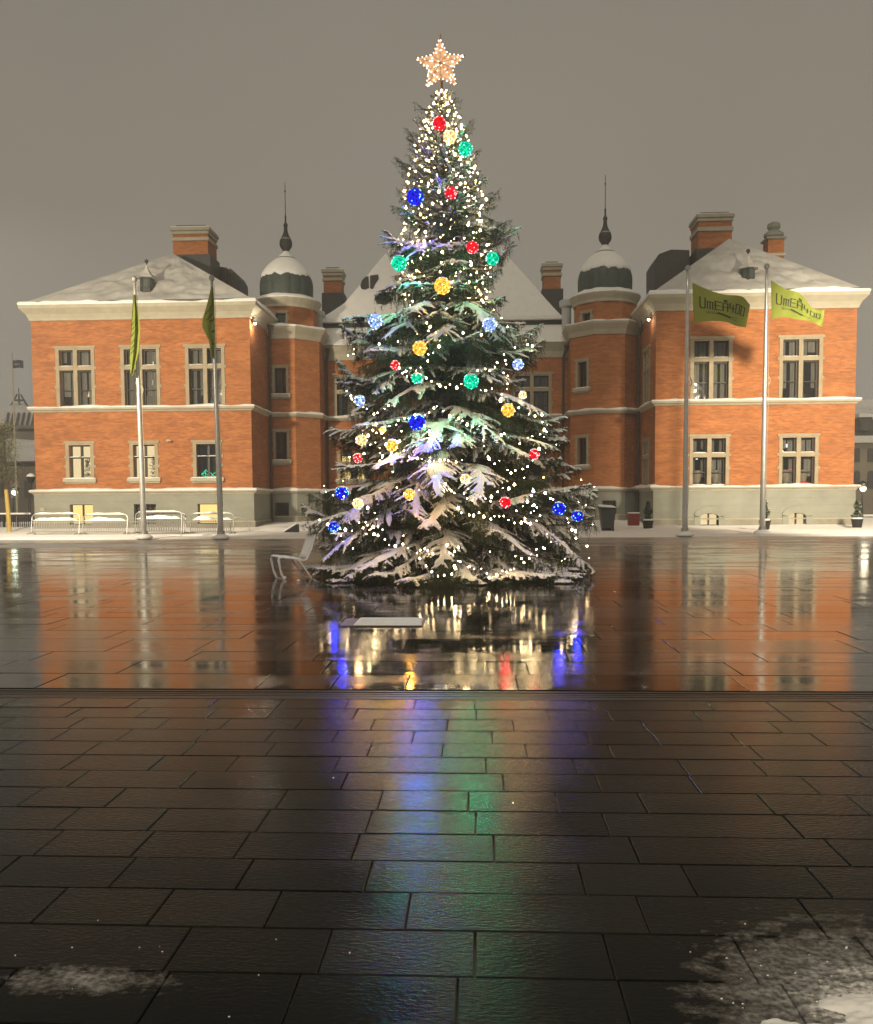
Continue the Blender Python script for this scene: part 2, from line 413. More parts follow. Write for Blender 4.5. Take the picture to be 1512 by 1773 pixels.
# ------------------------------------------------------------------ ground
g = MB(); g.quad((-600, -60, -.03), (600, -60, -.03), (600, 900, -.03), (-600, 900, -.03))
tag(g.build('ground', M['ground']), kind='structure')

def paving(name, y0, rows, xr, widths, gap, material, seed, tilt, hv):
    rnd = random.Random(seed)
    mb = MB(); tones = []
    y = y0
    for d in rows:
        X0, X1 = xr(y)
        x = X0 - rnd.random()*1.0
        while x < X1:
            w = rnd.choice(widths)
            h = rnd.uniform(-hv, hv); ax = rnd.uniform(-tilt, tilt); ay = rnd.uniform(-tilt, tilt)
            a0, a1, b0, b1 = x+gap/2, x+w-gap/2, y+gap/2, y+d-gap/2
            cx, cy = (a0+a1)/2, (b0+b1)/2
            be = .004
            def zz(px, py): return h+(px-cx)*ax+(py-cy)*ay
            top = [(a0+be, b0+be), (a1-be, b0+be), (a1-be, b1-be), (a0+be, b1-be)]
            mid = [(a0, b0), (a1, b0), (a1, b1), (a0, b1)]
            vs = [(p[0], p[1], zz(*p)) for p in top]+[(p[0], p[1], zz(*p)-.003) for p in mid]+[(p[0], p[1], -.028) for p in mid]
            fs = [(0, 1, 2, 3)]
            for i in range(4):
                j = (i+1) % 4
                fs.append((4+i, 4+j, j, i)); fs.append((8+i, 8+j, 4+j, 4+i))
            mb.add(vs, fs)
            tn = rnd.uniform(.4, 1.75); tones += [tn]*12
            x += w
        y += d
    o = mb.build(name, material)
    ca = o.data.color_attributes.new('tone', 'FLOAT_COLOR', 'POINT')
    arr = np.ones((len(tones), 4), dtype=np.float32); arr[:, :3] = np.array(tones)[:, None]
    ca.data.foreach_set('color', arr.ravel())
    tag(o, kind='structure')
    return o, y
ROW = .2926
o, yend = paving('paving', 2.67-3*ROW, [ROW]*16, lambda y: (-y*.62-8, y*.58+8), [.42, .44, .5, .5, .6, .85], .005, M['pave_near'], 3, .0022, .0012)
CH0 = yend; CH1 = yend+.35
rows = []
rr = random.Random(5); yy = CH1
while yy < 37.5:
    d = rr.choice([.5, .6, .6, .8]); rows.append(d); yy += d
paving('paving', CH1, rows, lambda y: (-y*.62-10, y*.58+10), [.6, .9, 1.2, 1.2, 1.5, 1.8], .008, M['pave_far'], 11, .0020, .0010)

# drainage channel across the square
dc = thing('drain_channel', (0, CH0, 0), 'dark slotted drain channel running right across the wet paving', 'drain')
cm = MB()
cm.box(-14, 14, CH0+.004, CH1-.004, -.028, -.016)
cm.build('channel_bed', M['black_metal'], dc).location = (0, -CH0, 0)
for i in range(5):
    m_ = MB(); y_ = CH0+.012+i*.062
    m_.box(-14, 14, y_, y_+.040, -.016, -.001 + (.002 if i in (0, 4) else -.002))
    m_.build('grate_bar', mat('cast_iron', (.035, .028, .024), .35, metal=.3, var=.3, vscale=5) if i == 0 else bpy.data.materials['cast_iron'], dc).location = (0, -CH0, 0)
# ------------------------------------------------------------------ the town hall
YF = 43.0                        # plane of the two wing fronts
def X(px, py, Y): return W(px, py, Y).x
def Z(px, py, Y): return W(px, py, Y).z
LX0, LX1 = X(58, 700, YF), X(435, 700, YF)
RX0, RX1 = X(1135, 700, YF), X(1481, 700, YF)
TY = 48.7; TR = 2.07             # corner towers
TLX, TRX = X(498, 600, TY), X(1047, 600, TY)
CY = 49.6                        # central wall
def av(pl, pr): return (pl.z+pr.z)/2
Z_PL = av(W(245, 851, YF), W(1310, 843, YF))        # top of plinth
Z_ST = av(W(245, 708, YF), W(1310, 693, YF))        # string course
Z_CB = av(W(245, 553, YF), W(1310, 536, YF))        # cornice, underside
Z_CT = av(W(245, 528, YF), W(1310, 510, YF))        # cornice, top
Z_LOW = av(W(420, 909, YF), W(1300, 893, YF))
TH = thing('town_hall', (0, YF, 0), 'symmetrical red brick town hall with two wings, snow covered roofs and domed corner towers', 'town hall')
class BB(MB):
    def build(s, name, material, parent=None, smooth=False):
        # children of the town hall are modelled in world coordinates
        o = MB.build(s, name, material, parent, smooth)
        if parent is TH: o.location = (0, -YF, 0)
        return o

class Face:
    """vertical wall plane: origin o (plan), unit direction d (plan, rightwards as seen from outside), outward normal n"""
    def __init__(s, ox, oy, ex, ey):
        s.o = Vector((ox, oy)); v = Vector((ex, ey))-s.o; s.L = v.length; s.d = v.normalized(); s.n = Vector((s.d.y, -s.d.x))
    def p(s, u, z, n=0.0):
        q = s.o+s.d*u+s.n*n
        return (q.x, q.y, z)
    def u_of(s, px, py):
        """where a survey pixel meets this plane: (u, z)"""
        d = ray(px, py); num = (s.o.x-CAM.x)*s.n.x+(s.o.y-CAM.y)*s.n.y
        t = num/(d.x*s.n.x+d.y*s.n.y); q = CAM+d*t
        return ((q.x-s.o.x)*s.d.x+(q.y-s.o.y)*s.d.y, q.z)
    def panel(s, mb, z0, z1, holes, depth=.32, u0=0.0, u1=None):
        u1 = s.L if u1 is None else u1
        us = sorted({u0, u1}|{h[0] for h in holes}|{h[1] for h in holes})
        zs = sorted({z0, z1}|{h[2] for h in holes}|{h[3] for h in holes})
        us = [u for u in us if u0 <= u <= u1]; zs = [z for z in zs if z0 <= z <= z1]
        for i in range(len(us)-1):
            for j in range(len(zs)-1):
                cu, cz = (us[i]+us[i+1])/2, (zs[j]+zs[j+1])/2
                if any(h[0] < cu < h[1] and h[2] < cz < h[3] for h in holes): continue
                mb.quad(s.p(us[i], zs[j]), s.p(us[i+1], zs[j]), s.p(us[i+1], zs[j+1]), s.p(us[i], zs[j+1]))
        for a, b, c, d in holes:
            if d <= z0 or c >= z1: continue
            mb.quad(s.p(a, c), s.p(a, d), s.p(a, d, -depth), s.p(a, c, -depth))
            mb.quad(s.p(b, d), s.p(b, c), s.p(b, c, -depth), s.p(b, d, -depth))
            mb.quad(s.p(a, d), s.p(b, d), s.p(b, d, -depth), s.p(a, d, -depth))
            mb.quad(s.p(b, c), s.p(a, c), s.p(a, c, -depth), s.p(b, c, -depth))
    def bar(s, mb, a, b, c, d, n0, n1):
        P = [s.p(a, c, n0), s.p(b, c, n0), s.p(b, c, n1), s.p(a, c, n1), s.p(a, d, n0), s.p(b, d, n0), s.p(b, d, n1), s.p(a, d, n1)]
        mb.add(P, [(0,1,2,3),(7,6,5,4),(4,5,1,0),(5,6,2,1),(6,7,3,2),(7,4,0,3)])

def window(F, a, b, c, d, style='cross', tr=.34, glow=None, sill=True, surround=.17, curtain=True, depth=.32, extra=None, snow=True):
    """stone surround is the window's own mesh; frame, pane, curtain, room and sill are its sub-parts"""
    st = BB(); sw = surround; n1 = .045
    if surround:
        F.bar(st, a-sw, a+.002, c, d+sw, -.05, n1); F.bar(st, b-.002, b+sw, c, d+sw, -.05, n1)
        F.bar(st, a+.002, b-.002, d-.002, d+sw, -.05, n1-.003)
        F.bar(st, a-sw-.07, b+sw+.07, d+sw*.45, d+sw+.03, .0, n1+.02)
        for ez in ((c+(d-c)*.33), c+(d-c)*(1-tr)-.06):
            for s0, s1 in ((a-sw-.08, a-sw+.003), (b+sw-.003, b+sw+.08)): F.bar(st, s0, s1, ez, ez+.13, .0, n1-.006)
    mw = .10
    um, zt = (a+b)/2, c+(d-c)*(1-tr)
    if style == 'cross':
        F.bar(st, um-mw, um+mw, c, d, -.26, n1-.012); 
        F.bar(st, a, um-mw, zt-mw, zt+mw, -.25, n1-.02); F.bar(st, um+mw, b, zt-mw, zt+mw, -.25, n1-.02)
        lights_ = [(a, um-mw, c, zt-mw), (um+mw, b, c, zt-mw), (a, um-mw, zt+mw, d), (um+mw, b, zt+mw, d)]
    elif style == 'wood':
        lights_ = [(a, um, c, zt), (um, b, c, zt), (a, um, zt, d), (um, b, zt, d)]
    elif style == 'two':
        lights_ = [(a, um, c, d), (um, b, c, d)]
    else:
        lights_ = [(a, b, c, d)]
    if not st.v: F.bar(st, a-.02, b+.02, c-.05, c-.002, -.1, .03)
    w = st.build('window', M['stone'], TH)
    fr = BB(); gl = BB()
    fw = .055 if surround else .032
    for la, lb, lc, ld in lights_:
        F.bar(fr, la, la+fw, lc, ld, -.30, -.2); F.bar(fr, lb-fw, lb, lc, ld, -.30, -.2)
        F.bar(fr, la+fw, lb-fw, lc, lc+fw, -.30, -.203); F.bar(fr, la+fw, lb-fw, ld-fw, ld, -.30, -.203)
        if style == 'cross' and ld-lc > 1.2:
            zm = lc+(ld-lc)*.46; F.bar(fr, la+fw, lb-fw, zm-.018, zm+.018, -.29, -.23)
        gl.quad(F.p(la+fw, lc+fw, -.25), F.p(lb-fw, lc+fw, -.25), F.p(lb-fw, ld-fw, -.25), F.p(la+fw, ld-fw, -.25))
    fo = fr.build('frame', M['wood'], w)
    gl.build('pane', M['glass'], w)
    # the room behind
    rm = BB(); D = 1.3 if surround else .22; e = .0
    n0 = -.33
    A, B_, C_, D_ = a-.3, b+.3, c-.2, d+.2
    rm.quad(F.p(A, C_, n0-D), F.p(B_, C_, n0-D), F.p(B_, D_, n0-D), F.p(A, D_, n0-D))
    rm.quad(F.p(A, C_, n0), F.p(A, C_, n0-D), F.p(A, D_, n0-D), F.p(A, D_, n0))
    rm.quad(F.p(B_, C_, n0), F.p(B_, D_, n0), F.p(B_, D_, n0-D), F.p(B_, C_, n0-D))
    rm.quad(F.p(A, C_, n0), F.p(B_, C_, n0), F.p(B_, C_, n0-D), F.p(A, C_, n0-D))
    rm.quad(F.p(A, D_, n0), F.p(A, D_, n0-D), F.p(B_, D_, n0-D), F.p(B_, D_, n0))
    rm.build('room', M[glow] if glow else M['dark'], w)
    if curtain:
        cu = BB(); rnd = random.Random(int(a*1000)+int(c*77))
        for la, lb, lc, ld in lights_:
            for side in (0, 1):
                wd = (lb-la)*rnd.uniform(.25, .55)
                s0 = la if side == 0 else lb-wd
                n = 14; lo = lc+ (ld-lc)*(0 if rnd.random() < .7 else .3)
                row = [(s0+wd*i/n, -.42-.03*math.sin(i*1.9+side)) for i in range(n+1)]
                for i in range(n):
                    (u0, m0), (u1, m1) = row[i], row[i+1]
                    cu.quad(F.p(u0, lo, m0), F.p(u1, lo, m1), F.p(u1, ld, m1), F.p(u0, ld, m0))
        cu.build('curtain', M['curtain'], w)
    if sill:
        sl = BB(); F.bar(sl, a-sw-.12, b+sw+.12, c-.16, c, -.1, .16); F.bar(sl, a-sw-.06, b+sw+.06, c-.24, c-.163, 0, .08)
        sl.build('sill', M['trim'], w)
    if snow:
        def ridge(u0, u1, z, n0, n1, h):
            k = 10; rings = []; sn = BB()
            for i in range(k+1):
                t = i/k; hh = h*(.55+.45*math.sin(math.pi*t)**.4)*(1+.35*fbm(u0*7+t*3, z))
                rings.append([F.p(u0+(u1-u0)*t, z, n0), F.p(u0+(u1-u0)*t, z+hh*.8, n0+(n1-n0)*.1), F.p(u0+(u1-u0)*t, z+hh, (n0+n1)/2), F.p(u0+(u1-u0)*t, z+hh*.5, n1), F.p(u0+(u1-u0)*t, z, n1+.01)])
            sn.loft(rings); sn.build('sill_snow', M['snow'], w)
        if sill: ridge(a-sw-.1, b+sw+.1, c+.002, 0.0, .15, .055)
        for la, lb, lc, ld in lights_:
            ridge(la+.02, lb-.02, lc+.002, -.2, .02, .05)
    return w, lights_, um, zt

def snowy(path, z, o0, o1, h, name='ledge_snow', step=.3, seed=0, parent=None):
    mb = BB()
    prof = [(o0, z), (o1, z), (o1+.025, z+h*.45), (o1-.03, z+h*.9), ((o0+o1)/2, z+h*1.05), (o0, z+h*1.25)]
    sweep(mb, path, prof, step, lambda p: max(.25, 1+.8*fbm(p.x*.55+seed, p.y*.55, z)+.3*fbm(p.x*2.3+seed, p.y, z)))
    return mb.build(name, M['snow'], parent or TH, smooth=False)

def mould(path, prof, name, m):
    mb = BB(); sweep(mb, path, prof); return mb.build(name, m, TH)

def closed_walls(path, z0, z1, name, m, faces=()):
    """walls along a plan path; faces[(i)] = list of holes"""
    mb = BB()
    for i in range(len(path)-1):
        F = Face(*path[i], *path[i+1])
        F.panel(mb, z0, z1, dict(faces).get(i, []))
    return mb.build(name, m, TH)

YB = 62.0
wing_paths = {'L': [(LX0, YB), (LX0, YF), (LX1, YF), (LX1, TY)], 'R': [(RX0, TY), (RX0, YF), (RX1, YF), (RX1, YB)]}
def hole(F, x0, y0, x1, y1):
    """opening from a survey rectangle: left, top, right, bottom"""
    a, z1_ = F.u_of(x0, y0); b, z0_ = F.u_of(x1, y1); return [a, b, z0_, z1_]
for side, path in wing_paths.items():
    F = Face(*path[1], *path[2])
    up, lo, ba, sd, sdl = [], [], [], [], []
    if side == 'L':
        ctr = (131, 243.5, 355.5)
        for c in ctr: up.append(hole(F, c-29, 605, c+29.5, 702))
        for c in (139, 250, 359.5): lo.append(hole(F, c-19.5, 770, c+19.5, 828))
        for x0, x1 in ((122, 163), (233, 272), (343, 384)): ba.append(hole(F, x0, 873, x1, 907))
    else:
        for x0, x1, y0, y1 in ((1202, 1261, 592, 693), (1356, 1417, 586, 688)): up.append(hole(F, x0, y0, x1, y1))
        for x0, x1, y0, y1 in ((1200, 1256, 760, 844), (1355, 1410, 757, 840)): lo.append(hole(F, x0, y0, x1, y1))
        for x0, x1, y0, y1 in ((1212, 1243, 889, 910), (1364, 1394, 888, 908)): ba.append(hole(F, x0, y0, x1, y1))
    for L_ in (up, lo, ba):
        z0m = sum(h[2] for h in L_)/len(L_); z1m = sum(h[3] for h in L_)/len(L_)
        for h in L_: h[2], h[3] = z0m, z1m
    for h in up: h[2] = Z_ST+.10
    if side == 'R':
        for h in lo: h[2] = Z_PL+.12
    ins = 0 if side == 'R' else 2          # index of the side wall that faces the court
    sw_holes_up, sw_holes_lo = [], []
    if side == 'R':
        SF = Face(*path[0], *path[1])
        sw_holes_up = [[SF.L-2.9, SF.L-1.55, up[0][2], up[0][3]-.1]]
        sw_holes_lo = [[SF.L-2.9, SF.L-1.6, lo[0][2]-.1, lo[0][3]]]
    closed_walls(path, Z_PL, Z_CB+.05, 'brick_wall', M['brick'], {1: up+lo, ins: sw_holes_up+sw_holes_lo}.items() if ins == 0 else {1: up+lo}.items())
    # plinth stands 8 cm proud
    def off(path, o):
        mb = []; 
        P = [Vector(p) for p in path]; n = [Vector(((P[i+1]-P[i]).y, -(P[i+1]-P[i]).x)).normalized() for i in range(len(P)-1)]
        for i, p in enumerate(P):
            if i == 0: q = p+n[0]*o
            elif i == len(P)-1: q = p+n[-1]*o
            else: mm = (n[i-1]+n[i]); q = p+mm/(1+n[i-1].dot(n[i]))*o
            mb.append((q.x, q.y))
        return mb
    PF = Face(*off(path, .08)[1], *off(path, .08)[2])
    pb = [[h[0]+.08, h[1]+.08, h[2], h[3]] for h in ba]
    closed_walls(off(path, .08), Z_LOW, Z_PL, 'plinth', M['plaster'], {1: [h for h in pb if h[3] > Z_LOW]}.items())
    PF2 = Face(*off(path, .14)[1], *off(path, .14)[2])
    closed_walls(off(path, .14), -.03, Z_LOW, 'lower_plinth', M['plaster_low'], {1: [[h[0]+.06, h[1]+.06, h[2], min(h[3], Z_LOW)] for h in pb if h[2] < Z_LOW]}.items())
    mould(path, [(.0, Z_LOW-.002), (.14, Z_LOW-.002), (.15, Z_LOW+.03), (.085, Z_LOW+.06)], 'plinth_step', M['trim'])
    mould(path, [(.0, Z_PL-.16), (.10, Z_PL-.16), (.14, Z_PL-.08), (.24, Z_PL-.05), (.26, Z_PL), (.0, Z_PL+.03)], 'plinth_ledge', M['trim'])
    snowy(path, Z_PL+.01, 0.0, .25, .11, seed=3)
    mould(path, [(-.02, Z_ST-.17), (.05, Z_ST-.17), (.10, Z_ST-.10), (.20, Z_ST-.06), (.22, Z_ST+.02), (-.02, Z_ST+.05)], 'string_course', M['trim'])
    snowy(path, Z_ST+.025, 0.0, .21, .10, seed=9)
    H = Z_CT-Z_CB
    mould(path, [(-.02, Z_CB), (.06, Z_CB), (.08, Z_CB+H*.15), (.17, Z_CB+H*.42), (.36, Z_CB+H*.72), (.40, Z_CB+H*.78), (.42, Z_CB+H), (-.02, Z_CB+H)], 'cornice', M['trim'])
    snowy(path, Z_CT+.002, .1, .42, .17, seed=17)
    mould(path, [(.0, Z_CT+.001), (.13, Z_CT+.001), (.16, Z_CT+.22), (.0, Z_CT+.26)], 'gutter', M['roof_metal'])
    # incised joints of the rendered plinth
    jm = BB()
    k = 1
    while Z_PL-.16-.36*k > Z_LOW+.15:
        zj = Z_PL-.16-.36*k
        segs = []; last = 0
        for h in sorted(pb):
            if h[2] < zj < h[3]+.02: segs.append((last, h[0]-.05)); last = h[1]+.05
        segs.append((last, PF.L))
        for s0, s1 in segs: PF.bar(jm, s0, s1, zj, zj+.018, 0, .005)
        k += 1
    jm.build('render_joints', M['plaster_low'], TH)
    # windows
    for i, h in enumerate(up):
        w, lg, um, zt = window(F, *h, style='cross', tr=.32, sill=False, glow=('room_dim' if (side, i) == ('L', 1) else None))
        # brick relieving arch over the window, flush with the wall
        ar = BB(); aw = (h[1]-h[0])/2+.28; mc = (h[0]+h[1])/2
        for j in range(18):
            t0, t1 = -1+2*j/18, -1+2*(j+1)/18
            zz = lambda t: h[3]+.26+.20*(1-t*t)
            F_ = F
            P = [(mc+aw*t0, zz(t0)), (mc+aw*t1-.02, zz(t1)), (mc+aw*t1-.02, zz(t1)+.14), (mc+aw*t0, zz(t0)+.14)]
            ar.loft([[F_.p(u, z, 0) for u, z in P], [F_.p(u, z, .012) for u, z in P]], False, True)
        ar.build('relieving_arch', M['brick'], w)
        if (side, i) == ('L', 1):
            for (uu, zz, rr_) in ((.42, 1.25, .17), (1.18, 1.25, .13)):
                lm = BB(); q = F.p(h[0]+uu, h[2]+zz, -.75); lm.lathe(q, [(.03, rr_), (rr_*.8, rr_*.6), (rr_, 0), (rr_*.75, -rr_*.8), (.03, -rr_*1.1)], 8)
                lm.tube([(q[0], q[1], q[2]+rr_), (q[0], q[1], h[3]+.1)], .01, 4)
                lm.build('paper_lantern', M['lantern'], w)
        if (side, i) == ('L', 0):
            lm = BB(); q = F.p(h[1]-.35, h[2]+.72, -.6)
            lm.loft([[F.p(h[1]-.52, h[2]+.55, -.6), F.p(h[1]-.12, h[2]+.6, -.6), F.p(h[1]-.12, h[2]+.85, -.62), F.p(h[1]-.42, h[2]+.9, -.62)], [F.p(h[1]-.52, h[2]+.55, -.64), F.p(h[1]-.12, h[2]+.6, -.64), F.p(h[1]-.12, h[2]+.85, -.66), F.p(h[1]-.42, h[2]+.9, -.66)]])
            lm.build('lamp_shade', M['room_cream'], w)
    for i, h in enumerate(lo):
        if side == 'L':
            w, lg, um, zt = window(F, *h, style='wood', tr=.36, glow=('room_cream' if i < 2 else None), curtain=False)
            # pot plants or a small fir in the window
            pm = BB(); rnd = random.Random(40+i)
            cxs = [h[0]+(h[1]-h[0])*.62] if i == 0 else [h[0]+(h[1]-h[0])*.75]
            if i < 2:
                for cu_ in cxs:
                    for k in range(90):
                        zz = rnd.random(); rad = .30*(1-zz)+.04; an = rnd.uniform(0, 6.28)
                        q = Vector(F.p(cu_+math.cos(an)*rad*rnd.random(), h[2]+.1+zz*1.0, -.55+.1*math.sin(an)))
                        t_ = Vector((rnd.uniform(-1, 1), rnd.uniform(-.3, .3), rnd.uniform(-.6, .4))).normalized()*.09
                        pm.tube([q-t_, q+t_], [.018, .004], 3)
                pm.build('window_plant', mat('leaf_dark', (.03, .06, .025), .7) if 'leaf_dark' not in bpy.data.materials else bpy.data.materials['leaf_dark'], w)
            else:
                def sc(pts): pm.tube([F.p(h[0]+u*(h[1]-h[0]), h[2]+v*(h[3]-h[2]), -.30+.02) for u, v in pts], .013, 5)
                sc([(.12, .10), (.3, .16), (.45, .08), (.3, .03), (.14, .12), (.3, .22), (.42, .2)])
                sc([(.33, .05), (.30, .2), (.36, .26)])
                sc([(.55, .16), (.68, .06), (.8, .05), (.92, .12)]); sc([(.58, .05), (.7, .14), (.86, .15), (.95, .04)])
                pm.build('neon_sign', emat('neon_green', (.02, 1.0, .45), 1.6), w)
        else:
            w, lg, um, zt = window(F, *h, style='cross', tr=.36, sill=False, glow=None, surround=.16)
            lm = BB(); rb = BB()
            W2 = h[1]-h[0]
            for (uu, zz) in ([(.22, 1.35), (.20, .52), (.76, .57)] if i == 0 else [(.12, 1.62), (.15, .48), (.28, 1.9), (.82, .36)]):
                lm.sphere(F.p(h[0]+uu*W2, h[2]+zz*(h[3]-h[2])/2.25, -.62), .085, 10, 6)
            lm.build('lamp_bulb', M['lantern'], w)
            for uu in ((.22, .78) if i == 0 else (.24, .78)):
                cu_ = h[0]+uu*W2
                c0 = F.p(cu_, h[2]+.06, -.58)
                rb.lathe(c0, [(.10, 0), (.16, .1), (.20, .3), (.22, .55), (.15, .66)], 14, cap0=True, cap1=False)
            rb.build('glass_jar', mat('jar', (.35, .28, .22), .12, var=.2) if 'jar' not in bpy.data.materials else bpy.data.materials['jar'], w)
            if i == 1:
                rd = BB()
                for k in range(9): rd.sphere(F.p(h[0]+W2*(.60+.04*k), h[2]+.06+.02*(k % 2), -.40), .045, 8, 5)
                for k in range(4): rd.sphere(F.p(h[0]+W2*(.30+.03*k), h[2]+.72+.02*(k % 2), -.42), .035, 8, 5)
                rd.build('red_garland', mat('red_garland', (.6, .05, .05), .5, emit=(1, .08, .08), estr=.5), w)
    for i, h in enumerate(ba):
        if side == 'L':
            window(PF, *pb[i], style=('single' if i == 2 else 'two'), glow=('room_lit' if i != 1 else None), sill=False, surround=0, curtain=(i == 1), snow=False)
        else:
            w, lg, um, zt = window(PF2, pb[i][0]+.06, pb[i][1]+.06, pb[i][2], pb[i][3], style='two', glow='room_cream', sill=False, surround=0, curtain=False, snow=False)
            ar = BB(); mc = (pb[i][0]+pb[i][1])/2+.06; hw = (pb[i][1]-pb[i][0])/2; zt_ = pb[i][3]
            n = 14
            def arc(t, r0, r1): return (mc+(hw+r0)*t, zt_-.16+(.16+r1)*(1-t*t)**.5 if abs(t) < 1 else zt_-.16)
            inn = [(mc+hw*math.cos(math.pi*(1-k/n)), zt_-.17+.17*math.sin(math.pi*k/n)) for k in range(n+1)]
            out = [(mc+(hw+.30)*math.cos(math.pi*(1-k/n)), zt_-.10+.42*math.sin(math.pi*k/n)) for k in range(n+1)]
            for k in range(n):      # arched stone head
                P = [inn[k], inn[k+1], out[k+1], out[k]]
                ar.loft([[PF2.p(u, z, -.28) for u, z in P], [PF2.p(u, z, .035) for u, z in P]], False, True)
            PF2.bar(ar, mc-hw-.30, mc-hw, pb[i][2]-.02, zt_-.165, -.05, .033); PF2.bar(ar, mc+hw, mc+hw+.30, pb[i][2]-.02, zt_-.165, -.05, .033)
            ar.build('arched_surround', M['plaster'], w)
    if side == 'R':
        for h in sw_holes_up+sw_holes_lo: window(SF, *h, style='cross', tr=.33, sill=False)

# ---- hipped roofs of the wings
def roof_grid(mb, quad, nu, nv, amp, seed, f=.8):
    """bilinear patch with drifted snow"""
    a, b, c, d = [Vector(q) for q in quad]
    nrm = (b-a).cross(d-a).normalized()
    if nrm.z < 0: nrm = -nrm
    vs = []
    for j in range(nv+1):
        for i in range(nu+1):
            u, v = i/nu, j/nv
            p = (a*(1-u)+b*u)*(1-v)+(d*(1-u)+c*u)*v
            e = min(1, min(u, 1-u)*8, min(v, 1-v)*8)
            p = p+nrm*(amp*(fbm(p.x*f+seed, p.y*f, p.z*f)+.35*fbm(p.x*2.7+seed, p.y*2.7, p.z*2.7))*e)
            vs.append(p)
    fs = [(j*(nu+1)+i, j*(nu+1)+i+1, (j+1)*(nu+1)+i+1, (j+1)*(nu+1)+i) for j in range(nv) for i in range(nu)]
    mb.add(vs, fs)
def wing_roof(x0, x1, apex_px, apex_py, ya):
    ap = W(apex_px, apex_py, ya); ap2 = Vector((ap.x, YB-5, ap.z)); ze = Z_CT+.22
    mb = BB(); o = .12
    A, B_, C_, D_ = (x0-o, YF-o, ze), (x1+o, YF-o, ze), (x1+o, YB, ze), (x0-o, YB, ze)
    roof_grid(mb, (A, B_, ap, ap), 70, 40, .17, 3)
    roof_grid(mb, (B_, C_, ap2, ap), 44, 22, .08, 8)
    roof_grid(mb, (D_, A, ap, ap2), 44, 22, .08, 12)
    mb.quad(C_, D_, ap2, ap2)
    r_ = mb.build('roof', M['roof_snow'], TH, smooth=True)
    return r_, ap
roofL, apL = wing_roof(LX0, LX1, 300, 439, 48.0)
roofR, apR = wing_roof(RX0, RX1, 1263, 413, 48.0)

def brick_chimney(roof, x0, x1, ytop, ybase, Y, dpt, ydark=None):
    """square stack with two pale bands, a corbelled cap and a sheet-metal foot"""
    a = W(x0, ytop, Y); b = W(x1, ytop, Y); zt = a.z; zb = Z(x0, ybase, Y); zd = Z(x0, ydark, Y) if ydark else zb
    ya, yb = Y, Y+dpt
    m = BB(); m.box(a.x+.12, b.x-.12, ya+.12, yb-.12, zd-.02, zt-.4)
    c = m.build('chimney', M['brick'], TH)
    t = BB(); H = zt-zd
    t.bevbox(a.x, b.x, ya, yb, zt-.30, zt-.12, .03); t.bevbox(a.x+.06, b.x-.06, ya+.06, yb-.06, zt-.48, zt-.302, .02)
    t.bevbox(a.x+.05, b.x-.05, ya+.05, yb-.05, zt-H*.52, zt-H*.40, .02)
    t.build('chimney_band', M['trim'], c)
    k = BB(); k.bevbox(a.x+.25, b.x-.25, ya+.25, yb-.25, zt-.10, zt+.06, .02); k.build('chimney_lid', M['black_metal'], c)
    s = BB(); s.bevbox(a.x+.02, b.x-.02, ya+.02, yb-.02, zt-.118, zt-.05, .03); s.build('chimney_snow', M['snow'], c)
    if ydark:
        d = BB(); d.box(a.x+.02, b.x+.02, ya+.02, yb-.02, zb, zd); d.build('chimney_foot', M['roof_metal'], c)
    return c
brick_chimney(roofL, 294, 362, 390, 480, 49.5, 1.9, 441)
brick_chimney(roofR, 1207, 1273, 367, 470, 49.5, 1.9, 430)
brick_chimney(None, 556, 594, 463, 560, 53.0, 1.3, 507)
brick_chimney(None, 938, 975, 453, 560, 53.0, 1.3, 500)
# round headed stack on the outer slope of the right wing
a = W(1327, 410, 50.0); b = W(1361, 447, 50.0); cx = (a.x+b.x)/2; hw = (b.x-a.x)/2
m = BB(); m.box(cx-hw*.8, cx+hw*.8, 50.0, 50.0+hw*1.6, b.z-1.2, a.z)
c = m.build('chimney', M['brick'], TH)
m = BB(); m.bevbox(cx-hw, cx+hw, 49.9, 50.1+hw*1.7, a.z-.12, a.z+.0, .03); 
m.lathe((cx, 50.0+hw*.8, a.z), [(hw*.7, 0), (hw*.95, .12), (hw*.98, .25), (hw*.6, .42), (hw*.45, .46), (hw*.65, .6), (hw*.62, .8), (hw*.3, .9), (.02, .93)], 18)
m.build('chimney_cap', M['plaster'], c, smooth=False)
m = BB(); m.bevbox(cx-hw*.95, cx+hw*.95, 49.9, 50.1+hw*1.7, b.z+.12, b.z+.28, .03); m.build('chimney_band', M['trim'], c)
# sheet-metal ventilation housings behind the hips
def housing(pts_px, Y, dpt, nseam):
    P = [W(x, y, Y) for x, y in pts_px]
    m = BB(); m.loft([[(p.x, Y, p.z) for p in P], [(p.x, Y+dpt, p.z) for p in P]])
    x0, x1 = min(p.x for p in P), max(p.x for p in P)
    h = m.build('vent_housing', M['roof_metal'], TH)
    zt = max(p.z for p in P); s = BB()
    ctr = (x0+x1)/2
    for i in range(nseam):
        x = x0+(x1-x0)*(i+.5)/nseam
        # height of the outline at x
        zs = []
        for k in range(len(P)):
            p, q = P[k], P[(k+1) % len(P)]
            if (p.x-x)*(q.x-x) < 0: zs.append(p.z+(q.z-p.z)*(x-p.x)/(q.x-p.x))
        if len(zs) >= 2: s.box(x-.02, x+.02, Y-.035, Y+.001, min(zs)+.02, max(zs)-.03)
    s.build('seam', M['galv'] if 'L' == 'x' else M['pipe'], h)
    return h
housing([(363, 500), (363, 463), (372, 461), (392, 463), (392, 530), (375, 530)], 51.5, 2.5, 4)
housing([(393, 530), (393, 466), (400, 465), (408, 472), (414, 483), (415, 507), (409, 512), (409, 540)], 51.7, 2.0, 5)
housing([(1134, 530), (1134, 452), (1141, 440), (1162, 432), (1194, 433), (1194, 530)], 50.5, 2.5, 8)
